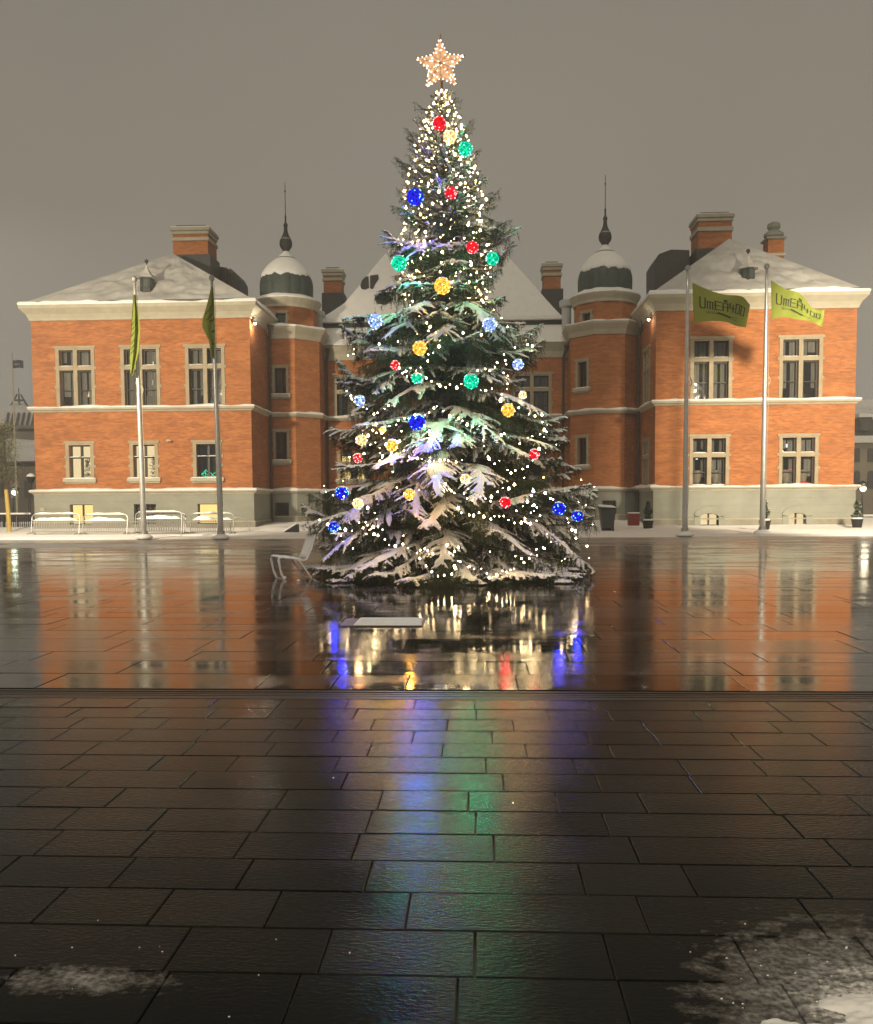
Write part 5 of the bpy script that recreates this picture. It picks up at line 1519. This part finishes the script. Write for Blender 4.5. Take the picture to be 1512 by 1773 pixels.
flag(y4-.02, [(1335, 485), (1360, 500), (1385, 508), (1408, 534), (1428, 536)], [(1336, 553), (1356, 549), (1380, 553), (1405, 557), (1424, 567)], .7, 'crumpled yellow green flag blowing before the outer windows of the right wing', amp=.26, wave=3.4, text=(.12, .90, .28, .58))
flag(y1_-.13, [(232, 505), (238, 520), (242, 545), (243, 560)], [(230, 645), (234, 648), (237, 636), (240, 620)], .1, 'yellow green flag hanging slack on the pole furthest left', text=(.1, 2.2, .30, .52), small=False, amp=.10, wave=5, nu=26) if False else None
def slack_flag(Y, edgeL, edgeR, label, folds, ph, stripes):
    """cloth hanging in narrow vertical folds; edges are (x, y) survey points from top to bottom"""
    n = len(edgeL)-1; nu, nv = 40, 40
    def at(e, v):
        k = v*n; i = min(int(k), n-1); t = k-i; return (e[i][0]*(1-t)+e[i+1][0]*t, e[i][1]*(1-t)+e[i+1][1]*t)
    def S(u, v, lift=0):
        a_, b_ = at(edgeL, v), at(edgeR, v); x, y = a_[0]*(1-u)+b_[0]*u, a_[1]*(1-u)+b_[1]*u
        return W(x, y, Y-.16+.11*math.sin(folds*math.pi*u+ph+v*1.2)-.05*v-lift)
    o0 = S(0, 0); m = MB()
    m.add([S(i/nu, j/nv)-o0 for j in range(nv+1) for i in range(nu+1)], [(j*(nu+1)+i, (j+1)*(nu+1)+i, (j+1)*(nu+1)+i+1, j*(nu+1)+i+1) for j in range(nv) for i in range(nu)])
    f_ = m.build('flag', M['flag'], smooth=True); f_.location = o0; tag(f_, label, 'flag', 'yellow green town flags on the poles')
    ink = MB()
    for (ua, va, ub, vb, w) in stripes:
        for k in range(6):
            s0, s1 = k/6, (k+1)/6
            q = [S(ua+(ub-ua)*s_, va+(vb-va)*s_+w*sg, .012)-o0 for s_, sg in ((s0, -.5), (s1, -.5), (s1, .5), (s0, .5))]; ink.quad(*q)
    ink.build('lettering', M['flag_ink'], f_)
slack_flag(y1_, [(231, 510), (229, 540), (227, 580), (225, 620), (226, 645)], [(234, 510), (240, 540), (243, 570), (240, 610), (230, 652)], 'yellow green flag hanging slack and narrow on the pole furthest left', 3.2, .3,
           [(.0, .40, .7, .33, .014), (.05, .45, .8, .39, .014), (0, .52, .5, .48, .016), (.05, .60, .5, .57, .014), (.1, .66, .45, .63, .016), (.1, .71, .4, .69, .014)])
slack_flag(y2_, [(366, 495), (360, 522), (351, 552), (350, 565), (362, 590), (366, 620)], [(368, 495), (371, 520), (372, 550), (372, 575), (372, 600), (370, 620)], 'yellow green flag hanging slack and fanned out beside the lit cellar window pole', 2.4, 1.2,
           [(.1, .35, .75, .25, .016), (.1, .37, .1, .46, .10), (.3, .43, .8, .35, .016), (.6, .46, .95, .42, .02), (.75, .62, .98, .58, .03), (.6, .80, .9, .76, .02)])

# ------------------------------------------------------------------ crowd barriers
def rr_path(x0, x1, z0, z1, r_, n=5):
    P = [(x0, z0)]
    for k in range(n+1): a_ = math.pi/2*k/n; P.append((x0+r_-r_*math.cos(a_), z1-r_+r_*math.sin(a_)))
    for k in range(n+1): a_ = math.pi/2*k/n; P.append((x1-r_+r_*math.sin(a_), z1-r_+r_*math.cos(a_)))
    P.append((x1, z0)); return P
def barrier(px0, px1, pyb, h, label, Y, tilt=.18, rz=0.0, snow_mid=True):
    a_ = W(px0, pyb, Y); b_ = W(px1, pyb, Y); w = b_.x-a_.x
    root = thing('crowd_barrier', (a_.x, Y, a_.z if a_.z > .08 else .10), label, 'barrier', 'crowd barriers parked along the plinth', rz)
    T = lambda x, z: (x, z*tilt, z)
    m = MB(); m.tube([T(x, z) for x, z in rr_path(0, w, .02, h, .16)], .026, 8); m.tube([T(0, .10), T(w, .10)], .022, 6); m.tube([T(0, h*.72), T(w, h*.72)], .018, 6)
    for x in (.02, w-.02): m.tube([(x-.05, -.28, .02), (x, 0, .06), (x+.05, .30, .02)], .020, 6)
    m.build('frame', M['galv'], root)
    m = MB(); n = 19
    for k in range(1, n): x = w*k/n; m.tube([T(x, .1), T(x, h*.72)], .014, 5)
    m.build('railing', M['galv'], root)
    s_ = MB()
    def sn(z, hh, x0, x1, wd=.055):
        k = 26; R_ = []
        for i in range(k+1):
            t = i/k; x = x0+(x1-x0)*t; e = min(1, 6*min(t, 1-t)+.05); q = hh*e*(1+.7*fbm(x*2+px0, z*4))
            p = T(x, z); R_.append([(p[0], p[1]-wd*e, p[2]+.01), (p[0], p[1]-wd*.7*e, p[2]+q*.8), (p[0], p[1], p[2]+q+.02), (p[0], p[1]+wd*e, p[2]+q*.6), (p[0], p[1]+wd*.6*e, p[2]+.01)])
        s_.loft(R_)
    sn(h, .06, .10, w-.10, .06); s_.build('top_snow', M['snow'], root)
    if snow_mid:
        s_ = MB(); sn(h*.72-.04, .12, .05, w-.05, .06); s_.build('rail_snow', M['snow'], root)
    return root
barrier(54, 137, 926, .86, 'snow topped crowd barrier furthest left, beside the yellow stemmed young tree', 37.2)
barrier(143, 220, 925, .84, 'snow topped crowd barrier under the first lit cellar window', 37.2)
barrier(234, 314, 926, .93, 'front crowd barrier with thick snow, in a stack behind the pole furthest left', 37.0)
barrier(238, 318, 926, .88, 'second crowd barrier of the stack behind the pole furthest left', 37.25, snow_mid=False)
barrier(241, 321, 926, .85, 'rearmost crowd barrier of the stack behind the pole furthest left', 37.5, snow_mid=False)
barrier(330, 404, 924, .86, 'crowd barrier with thin snow under the big lit cellar window', 37.4)
# round topped bicycle hoop behind the last barrier
h0 = W(411, 924, 38.2)
tag_o = MB(); tag_o.tube([(0, 0, 0), (0, 0, .45), (.12, 0, .62), (.35, 0, .70), (.62, 0, .62), (.8, 0, .45), (.85, 0, 0)], .018, 6); o = tag_o.build('bicycle_hoop', M['galv']); o.location = (h0.x-.3, 38.2, .1); tag(o, 'thin arched metal hoop standing right of the last crowd barrier', 'bicycle stand')

# ------------------------------------------------------------------ chair of steel wire with a plate back, by the tree
c0 = G(485, 1004); cy0 = c0.y
ch_ = thing('garden_chair', (c0.x, cy0, 0), 'white steel lounge chair dusted with snow beside the left foot of the tree', 'chair', None, math.radians(33))
ch_.scale = (.94, .80, .97)
s = 1/1514*cy0
m = MB()
for yy in (0, .50):
    dx = .08 if yy else 0
    m.tube([(.09, yy, .0), (.03, yy, .10), (-.03, yy, .38), (-.02, yy, .42), (.05, yy, .435), (.3, yy, .40), (.5, yy, .36), (.58, yy, .38), (.66, yy, .52), (.78, yy, .86)], .020, 8)
    m.tube([(.40, yy, .385), (.55, yy, .18), (.68, yy, .0)], .018, 8); m.tube([(.09, yy, 0), (.1, yy, -.0+.012), (.02, yy, .2), (.0, yy, .40)], .008, 6)
m.tube([(.09, 0, .012), (.09, .5, .012)], .010, 6); m.tube([(.66, 0, .014), (.66, .5, .014)], .010, 6)
M['white_paint'] = mat('white_paint', (.72, .72, .68), .4, var=.1)
m.build('frame', M['white_paint'], ch_)
m = MB()
for k in range(9):
    t = k/8; x = -.02+.52*t; z = .44-.08*t*t; m.tube([(x, 0, z), (x, .5, z)], .014, 6)
m.build('seat', M['white_paint'], ch_)
m = MB()
A0, A1 = Vector((.585, 0, .40)), Vector((.775, 0, .85)); dd = (A1-A0)
m.obox(A0+dd*.5+Vector((0, .25, 0)), dd*.48, (0, .24, 0), Vector((-dd.z, 0, dd.x)).normalized()*.008); bk = m.build('backrest', M['white_paint'], ch_)
m = MB(); nn_ = Vector((-dd.z, 0, dd.x)).normalized()
for k in range(3): m.obox(A0+dd*(.42+.07*k)+nn_*.010+Vector((0, .25, 0)), dd*.008, (0, .11-.02*k, 0), nn_*.002)
m.build('plaque', M['galv'], bk)
m = MB(); m.obox(A0+dd*.5+nn_*.011+Vector((0, .25, 0)), dd*.40, (0, .20, 0), nn_*.002); m.build('bright_snow', M['snow'], bk)  # snow sheet added to brighten the weakly lit backrest
m = MB()
for k in range(8):
    t = (k+.5)/8; x = -.03+.5*t; z = .455-.08*t*t
    for j in range(4):
        y_ = .05+.13*j; m.sphere((x, y_, z), .052*random.uniform(.8, 1.2), 8, 5, .4)
m.build('seat_snow', M['snow'], ch_)
for px, py, r_ in ((493, 1003, .045), (517, 1007, .03)):
    p = G(px, py); m = MB(); m.sphere((0, 0, r_*.6), r_, 9, 6, .75); m.v = [(x*(1+.2*fbm(x*30, y*30)), y, z) for x, y, z in m.v]
    o = m.build('snow_lump', M['snow']); o.location = (p.x, p.y, 0); tag(o, 'larger lump of snow fallen under the white chair' if r_ > .04 else 'smaller lump of snow fallen under the back of the white chair', 'snow lump')
# ------------------------------------------------------------------ low socket slab with a snow filled lid in front of the tree
p = G(668, 1079)
hs = thing('ground_hatch', (p.x, p.y, 0), 'low rectangular hatch in the paving with flat snow on its lid', 'hatch')
m = MB(); m.bevbox(-.53, .47, -.30, .36, -.01, .012, .006); m.build('rim', M['ground'], hs)
lv = []
for (x0_, x1_, y0_, y1_, z_) in ((-.36, .44, -.26, .32, .012), (-.35, .43, -.25, .31, .026), (-.31, .40, -.21, .27, .034)):
    lv.append([(x0_+(x1_-x0_)*u+.012*fbm(u*5+v*9, z_*30), y0_+(y1_-y0_)*v, z_) for u, v in [(i/8, 0) for i in range(8)]+[(1, i/5) for i in range(5)]+[(1-i/8, 1) for i in range(8)]+[(0, 1-i/5) for i in range(5)]])
m = MB(); m.loft(lv); m.build('lid_snow', M['snow'], hs)

# ------------------------------------------------------------------ bin, red box, pot plants on the right
p = G(1077, 925, .1)
bn = thing('wheelie_bin', (p.x, 38.4, .10), 'dark wheeled bin with snow on its tilted lid, beside the right tower', 'bin')
m = MB(); m.loft([[(-.24, -.26, .12), (.24, -.26, .12), (.24, .26, .12), (-.24, .26, .12)], [(-.33, -.34, .98), (.33, -.34, .98), (.33, .36, .98), (-.33, .36, .98)]]); m.bevbox(-.35, .35, -.37, .38, .93, .99, .015)
m.build('body', mat('bin_green', (.035, .045, .042), .45, var=.15), bn)
m = MB(); m.loft([[(-.38, -.40, .99), (.36, -.40, .97), (.36, .42, .97), (-.38, .42, .99)], [(-.36, -.36, 1.06), (.33, -.36, 1.0), (.33, .36, 1.05), (-.36, .36, 1.10)]]); m.build('lid', bpy.data.materials['bin_green'], bn)
m = MB(); m.loft([[(-.38, -.38, 1.05), (.34, -.38, 1.0), (.34, .38, 1.05), (-.38, .38, 1.09)], [(-.33, -.33, 1.10), (.28, -.33, 1.05), (.28, .33, 1.10), (-.33, .33, 1.15)]]); m.build('lid_snow', M['snow'], bn)
for x in (-.22, .22):
    m = MB(); R0 = .10
    m.loft([[(x+dx_, -.22+R0*math.cos(a_), .10+R0*math.sin(a_)) for a_ in [2*math.pi*i/16 for i in range(16)]] for dx_ in (-.03, .03)]); m.build('wheel', M['black_metal'], bn)
p = W(1097, 905, 40.8)
m = MB(); m.bevbox(-.24, .24, -.2, .2, -.25, .30, .02); rb_ = m.build('grit_box', mat('red_plastic', (.20, .022, .02), .5, var=.2)); rb_.location = (p.x, 40.8, p.z+.12); tag(rb_, 'small red box in the snow behind the dark bin', 'box')
m = MB(); m.bevbox(-.25, .25, -.21, .21, .302, .36, .02); m.build('box_snow', M['snow'], rb_)
def wedge(px, py, label, s_=1.0, fl=1):
    p = W(px, py, 38.6); m = MB()
    m.loft([[(-.35*fl*s_, -.05, 0), (.30*fl*s_, -.05, 0), (.30*fl*s_, -.05, .34), (.22*fl*s_, -.05, .34)], [(-.35*fl*s_, .25, 0), (.30*fl*s_, .25, 0), (.30*fl*s_, .25, .34), (.22*fl*s_, .25, .34)]])
    o = m.build('kerb_ramp', M['black_metal']); o.location = (p.x, 38.6, .09); tag(o, label, 'ramp')
    m = MB(); m.tube([(-.36*fl*s_, .1, .02), (.22*fl*s_, .1, .37)], [.05, .06], 6); m.build('edge_snow', M['snow'], o)
wedge(505, 924, 'low dark sloping block with a snowy edge, left of the tree')
wedge(1052, 922, 'low dark sloping block with a snowy edge, left of the dark bin', .8, -1)

def conifer_pot(px, pyb, pyt, Y, label, pot=True, wpx=16):
    b_ = W(px, pyb, Y); t_ = W(px, pyt, Y); H = t_.z-b_.z; z0 = max(.1, b_.z)
    root = thing('potted_conifer', (b_.x, Y, z0), label, 'plant', 'small conifers in pots along the right wing')
    ph = .38 if pot else .2
    m = MB(); m.lathe((0, 0, 0), [(.19, 0), (.25, ph), (.27, ph+.01), (.25, ph+.03)], 16); m.build('pot', M['black_metal'], root)
    m = MB(); m.lathe((0, 0, ph+.03), [(.24, 0), (.2, .05), (.04, .07)], 14); m.build('pot_snow', M['snow'], root)
    m = MB(); m.tube([(0, 0, ph), (0, 0, H*.9)], .02, 5); m.build('stem', M['bark'], root)
    rnd = random.Random(px); f_ = MB(); s_ = MB()
    for k in range(1500):
        t = rnd.random()**1.2; z_ = ph+.1+(H-ph-.1)*t; r_ = (wpx/2/1514*Y)*(1-t)**.7*(.6+.4*math.sin(9*t+px))+.03; a_ = rnd.uniform(0, 6.28); q = Vector((r_*math.cos(a_)*rnd.random()**.4, r_*math.sin(a_)*rnd.random()**.4, z_))
        d = Vector((math.cos(a_), math.sin(a_), rnd.uniform(-.2, .8))).normalized()*rnd.uniform(.05, .11); w_ = d.cross(Vector((rnd.random(), rnd.random(), rnd.random()))).normalized()*.014
        tgt = s_ if rnd.random() < .10 else f_
        tgt.add([q-w_, q+w_, q+d+w_*.3], [(0, 1, 2)])
    f_.build('foliage', bpy.data.materials['leaf_dark'], root); s_.build('foliage_snow', M['snow'], root)
conifer_pot(1122, 918, 870, 39.6, 'small snowy conifer in a dark pot at the court corner of the right wing')
conifer_pot(1324, 922, 872, 38.8, 'small snowy conifer half hidden behind the flagpole furthest right')
conifer_pot(1484, 915, 868, 40.5, 'small snowy conifer at the outer corner of the right wing')

# ------------------------------------------------------------------ street furniture and houses beyond
def bg_lamp(px, pyb, pyt, Y, label, col, en, r_=.17, head=True):
    b_ = W(px, pyb, Y); t_ = W(px+2, pyt, Y)
    root = thing('street_lamp', (b_.x, Y, 0), label, 'street lamp')
    H = t_.z; m = MB(); m.tube([(0, 0, 0), (.0, 0, H*.5), (t_.x-b_.x, 0, H)], [.08, .06, .045], 8); m.build('pole', M['black_metal'], root)
    m = MB(); m.lathe((t_.x-b_.x, 0, H), [(.10, -.15), (r_, .0), (r_*1.5, .18), (r_*1.6, .2), (.05, .34)], 12, cap0=True); m.build('lamp_housing', M['black_metal'], root)
    if en:
        m = MB(); m.sphere((t_.x-b_.x, -.05, H-.10), r_, 12, 8); g_ = m.build('lamp_globe', emat('globe_%d' % px, col, 3.5), root)
        ld = bpy.data.lights.new('lamp_light', 'POINT'); ld.energy = en; ld.color = col; ld.shadow_soft_size = r_
        lo_ = bpy.data.objects.new('lamp_light', ld); COL.objects.link(lo_); lo_.parent = root; lo_.location = (t_.x-b_.x, -.45, H-.15)
    else:
        m = MB(); m.lathe((t_.x-b_.x, 0, H+.2), [(r_*1.5, 0), (r_*1.1, .12), (.05, .2)], 12); m.build('lamp_snow', M['snow'], root)
bg_lamp(1492, 908, 843, 50.0, 'glowing street lamp beyond the outer corner of the right wing', (1.0, .85, .58), 30)
bg_lamp(24, 905, 850, 62.0, 'bright greenish street lamp behind the young tree', (.85, 1.0, .72), 40, .22)
bg_lamp(52, 900, 832, 48.0, 'unlit street lamp with a snowy hood at the outer corner of the left wing', (1, 1, 1), 0)
def young_tree(px, pyb, pyt, Y):
    b_ = W(px+5, pyb, Y); t_ = W(px-4, pyt, Y); H = t_.z
    root = thing('young_tree', (b_.x, Y, 0), 'bare young street tree with a yellow wrapped stem at the far left', 'tree')
    m = MB(); m.tube([(0, 0, 0), (-.03, 0, 1.0), (-.10, 0, 2.1)], [.11, .10, .08], 8); m.build('stem_wrap', mat('yellow_wrap', (.50, .36, .09), .8, var=.15), root)
    m = MB(); m.tube([(-.10, 0, 2.1), (-.18, 0, 3.4), (t_.x-b_.x, 0, H)], [.06, .045, .01], 6)
    rnd = random.Random(3)
    tips = []
    for k in range(34):
        z_ = 2.0+(H-2.2)*rnd.random()**1.1; L = (.9*(1-z_/H)+.35)*rnd.uniform(.6, 1.2); a_ = rnd.uniform(0, 6.28); o_ = Vector((-.12, 0, z_))
        d = Vector((math.cos(a_)*.75, math.sin(a_)*.75, .75)); p1_ = o_+d*L*.5; p2_ = o_+d*L+Vector((0, 0, .12)); m.tube([o_, p1_, p2_], [.022, .014, .005], 4)
        for j in range(7):
            q = p1_.lerp(p2_, rnd.random()); e_ = q+Vector((rnd.gauss(0, .2), rnd.gauss(0, .2), rnd.uniform(0, .35))); m.tube([q, e_], [.008, .003], 3); tips.append(e_)
    m.build('trunk', M['bark'], root)
    m = MB()
    for q in tips:
        for _ in range(7):
            c_ = q+Vector((rnd.gauss(0, .12), rnd.gauss(0, .12), rnd.gauss(0, .12))); w_ = Vector((rnd.gauss(0, 1), rnd.gauss(0, 1), rnd.gauss(0, 1))).normalized()*.03; m.add([c_-w_, c_+w_, c_+w_.orthogonal()*1.3], [(0, 1, 2)])
    m.build('crown', mat('autumn_leaf', (.10, .11, .045), .8, var=.3), root)
young_tree(12, 932, 742, 41.0)
# low dark fence at the far left
p0_, p1_ = W(-40, 930, 44.0), W(56, 926, 44.0)
fn = thing('railing_fence', (p0_.x, 44.0, 0), 'low dark railing with a line of snow at the far left edge', 'fence')
m = MB(); w = p1_.x-p0_.x
m.box(0, w, -.02, .02, .80, .86); m.box(0, w, -.02, .02, .12, .17)
for k in range(26): x = w*(k+.5)/26; m.box(x-.015, x+.015, -.015, .015, 0.0, .80)
m.build('railing', M['black_metal'], fn); m = MB(); m.bevbox(0, w, -.05, .05, .862, .95, .03); m.build('rail_snow', M['snow'], fn)
for k in range(5):
    m = MB(); x = w*k/4; m.box(x-.04, x+.04, -.04, .04, 0, .95) if k in (0, 4) else m.box(x-.03, x+.03, -.03, .03, 0, .859); m.build('post', M['black_metal'], fn)
# blue flag seen past the left wing
fp = W(41, 632, 56); 
o_ = thing('flagpole', (fp.x-.75, 56, 0), 'distant thin flagpole left of the left wing', 'flagpole')
m = MB(); m.tube([(0, 0, 0), (0, 0, fp.z+.8)], [.07, .04], 6); m.build('pole', M['trim'], o_)
m = MB(); n = 12
P0 = []
for j in range(6):
    for i in range(n+1): u = i/n; P0.append((-.35+.72*u+.0, .12*math.sin(u*6), .30-.10*j*1.0-.10*u*0+.04*math.sin(u*4)))
m.add(P0, [(j*(n+1)+i, (j+1)*(n+1)+i, (j+1)*(n+1)+i+1, j*(n+1)+i+1) for j in range(5) for i in range(n)])
f_ = m.build('flag', mat('flag_blue', (.035, .045, .11), .8), smooth=True); f_.location = (fp.x-.36, 56, fp.z); tag(f_, 'small dark blue flag flying left of the left wing', 'flag')
m = MB(); m.quad((-.22, -.10, .07), (.20, -.10, .07), (.20, -.10, .02), (-.22, -.10, .02)); m.build('flag_stripe', M['trim'], f_)

# houses: left background
M['far_wall'] = mat('far_wall', (.22, .19, .16), .9, var=.2, vscale=.6)
M['far_wall2'] = mat('far_wall2', (.30, .26, .20), .9, var=.15, vscale=.6)
M['far_roof'] = mat('far_roof', (.80, .79, .77), .9, var=.15, vscale=.3)
M['far_dark'] = mat('far_dark', (.06, .06, .06), .7, var=.2)
YL = 82.0
hl = thing('shopping_house', (W(0, 870, YL).x, YL, 0), 'dark low building with tiered snowy roofs behind the left wing', 'building')
ox, oy = W(0, 870, YL).x, YL
def pl(mb, x0, y0, x1, y1, Ya, Yb):
    a_, b_ = W(x0, y0, Ya), W(x1, y1, Ya); mb.box(a_.x-ox, b_.x-ox, Ya-oy, Yb-oy, b_.z, a_.z)
m = MB(); pl(m, -160, 800, 90, 925, YL, YL+24); hl_w = m.build('wall', M['far_wall'], hl)
m = MB(); A_ = [W(-160, 800, YL), W(95, 800, YL), W(95, 765, YL+8), W(-160, 745, YL+8)]; B_ = [q+Vector((0, 0, -.4)) for q in A_]
m.loft([[q-Vector((ox, oy, 0)) for q in B_], [q-Vector((ox, oy, 0)) for q in A_]]); m.build('roof', M['far_roof'], hl)
m = MB(); pl(m, -120, 738, 90, 770, YL+8, YL+20); m.build('upper_wall', M['far_wall'], hl)
m = MB(); A_ = [W(-120, 742, YL+8), W(95, 742, YL+8), W(80, 712, YL+14), W(-110, 708, YL+14)]; m.loft([[q-Vector((ox, oy, .3)) for q in A_], [q-Vector((ox, oy, 0)) for q in A_]]); m.build('upper_roof', M['far_roof'], hl)
for k in range(9):
    m = MB(); x = 8+k*9; A_ = [W(x, 739, YL+8.2), W(x+4, 739, YL+8.2), W(x+9, 716, YL+13), W(x+5, 716, YL+13)]
    m.loft([[q-Vector((ox, oy-0, -.0)) for q in A_], [q-Vector((ox, oy, -.12)) for q in A_]]); m.build('skylight', M['far_dark'], hl)
for i in range(5):
    m = MB(); pl(m, -30+i*24, 832, -16+i*24, 862, YL-.06, YL+.0); m.build('window', M['far_dark'] if i != 2 else M['room_dim'], hl)
m = MB(); pl(m, -6, 735, 3, 860, YL-3, YL-2); m.build('chimney', M['far_dark'], hl)
th = thing('cupola_tower', (W(34, 715, 110).x, 110, 0), 'hazy round cupola with a lattice spire rising behind the left roofs', 'tower')
c_ = W(34, 715, 110); tpz = W(34, 683, 110).z; cr_ = 2.2
m = MB(); m.lathe((0, 0, 0), [(6.2, 0), (6.2, c_.z-1.5), (5.5, c_.z-1.0), (3.2, c_.z), (.4, c_.z+1.2)], 20); m.build('cupola', M['far_roof'], th)
m = MB(); s2 = 1514/110
for k in range(6):
    a_ = 2*math.pi*k/6; m.tube([(1.5*math.cos(a_), 1.5*math.sin(a_), c_.z+.2), (.25*math.cos(a_), .25*math.sin(a_), tpz)], .09, 4)
m.tube([(0, 0, c_.z), (0, 0, tpz+.8)], .06, 4)
for zf in (.3, .6): 
    R0 = 1.5-1.25*zf; m.tube([(R0*math.cos(a_), R0*math.sin(a_), c_.z+.2+(tpz-c_.z)*zf) for a_ in [k*math.pi/3 for k in range(6)]], .06, 4, closed=True)
m.build('spire', M['far_dark'], th)
# right background
YR = 74.0
hr = thing('apartment_house', (W(1470, 880, YR).x, YR, 0), 'pale house with a snowy mansard roof and arched windows beyond the right wing', 'building')
ox, oy = W(1470, 880, YR).x, YR
m = MB(); pl(m, 1440, 762, 1760, 925, YR, YR+20); m.build('wall', M['far_wall2'], hr)
m = MB(); A_ = [W(1440, 762, YR-.4), W(1760, 735, YR-.4), W(1760, 690, YR+3), W(1440, 722, YR+3)]; m.loft([[q-Vector((ox, oy-4, .2)) for q in A_], [q-Vector((ox, oy, 0)) for q in A_]]); m.build('roof', M['far_dark'], hr)
m = MB(); A_ = [W(1440, 722, YR+3), W(1760, 690, YR+3), W(1760, 672, YR+9), W(1440, 697, YR+9)]; m.loft([[q-Vector((ox, oy, .4)) for q in A_], [q-Vector((ox, oy, 0)) for q in A_]]); m.build('roof_snow', M['far_roof'], hr)
m = MB(); pl(m, 1438, 755, 1760, 764, YR-.6, YR+.5); m.build('cornice', M['far_roof'], hr)
for i in range(5):
    for j, (y0, y1) in enumerate(((772, 800), (815, 846))):
        m = MB(); x = 1479+i*24
        a_, b_ = W(x, y0, YR-.08), W(x+10, y1, YR-.08); xm, hw_ = (a_.x+b_.x)/2-ox, (b_.x-a_.x)/2
        P = [(xm-hw_, -.08, b_.z), (xm+hw_, -.08, b_.z)]+[(xm+hw_*math.cos(math.pi*k/8), -.08, a_.z-hw_+hw_*math.sin(math.pi*k/8)*(1 if j else .2)) for k in range(9)]
        m.loft([P, [(x_, .05, z_) for x_, y_, z_ in P]]); m.build('window', M['far_dark'], hr)
for i in range(3):
    m = MB(); pl(m, 1490+i*45, 722, 1510+i*45, 745, YR-.3, YR+4); d_ = m.build('dormer', M['far_dark'], hr)
    m = MB(); pl(m, 1488+i*45, 716, 1512+i*45, 722, YR-.5, YR+4); m.build('dormer_snow', M['far_roof'], d_)
p0_, p1_ = W(1480, 905, 52), W(1620, 905, 52)
m = MB(); m.bevbox(0, p1_.x-p0_.x, -.2, .2, 0, .35, .05); lw = m.build('low_wall', M['plaster_low']); lw.location = (p0_.x, 52, 0); tag(lw, 'low snow covered wall at the far right edge', 'wall')
m = MB(); m.bevbox(0, p1_.x-p0_.x, -.24, .24, .352, .48, .05); m.build('wall_snow', M['snow'], lw)
# ------------------------------------------------------------------ falling-snow haze that greys whatever stands far off
m = bpy.data.materials.new('haze'); m.use_nodes = True; t = m.node_tree; t.nodes.clear()
o = nd(t, 'ShaderNodeOutputMaterial'); v = nd(t, 'ShaderNodeVolumePrincipled'); v.inputs['Density'].default_value = .0032; v.inputs['Color'].default_value = (.9, .88, .84, 1)
t.links.new(v.outputs[0], o.inputs['Volume'])
hz = MB(); hz.box(-95, 95, -30, 135, -1.2, 26); hzo = hz.build('haze', m); tag(hzo, kind='stuff')
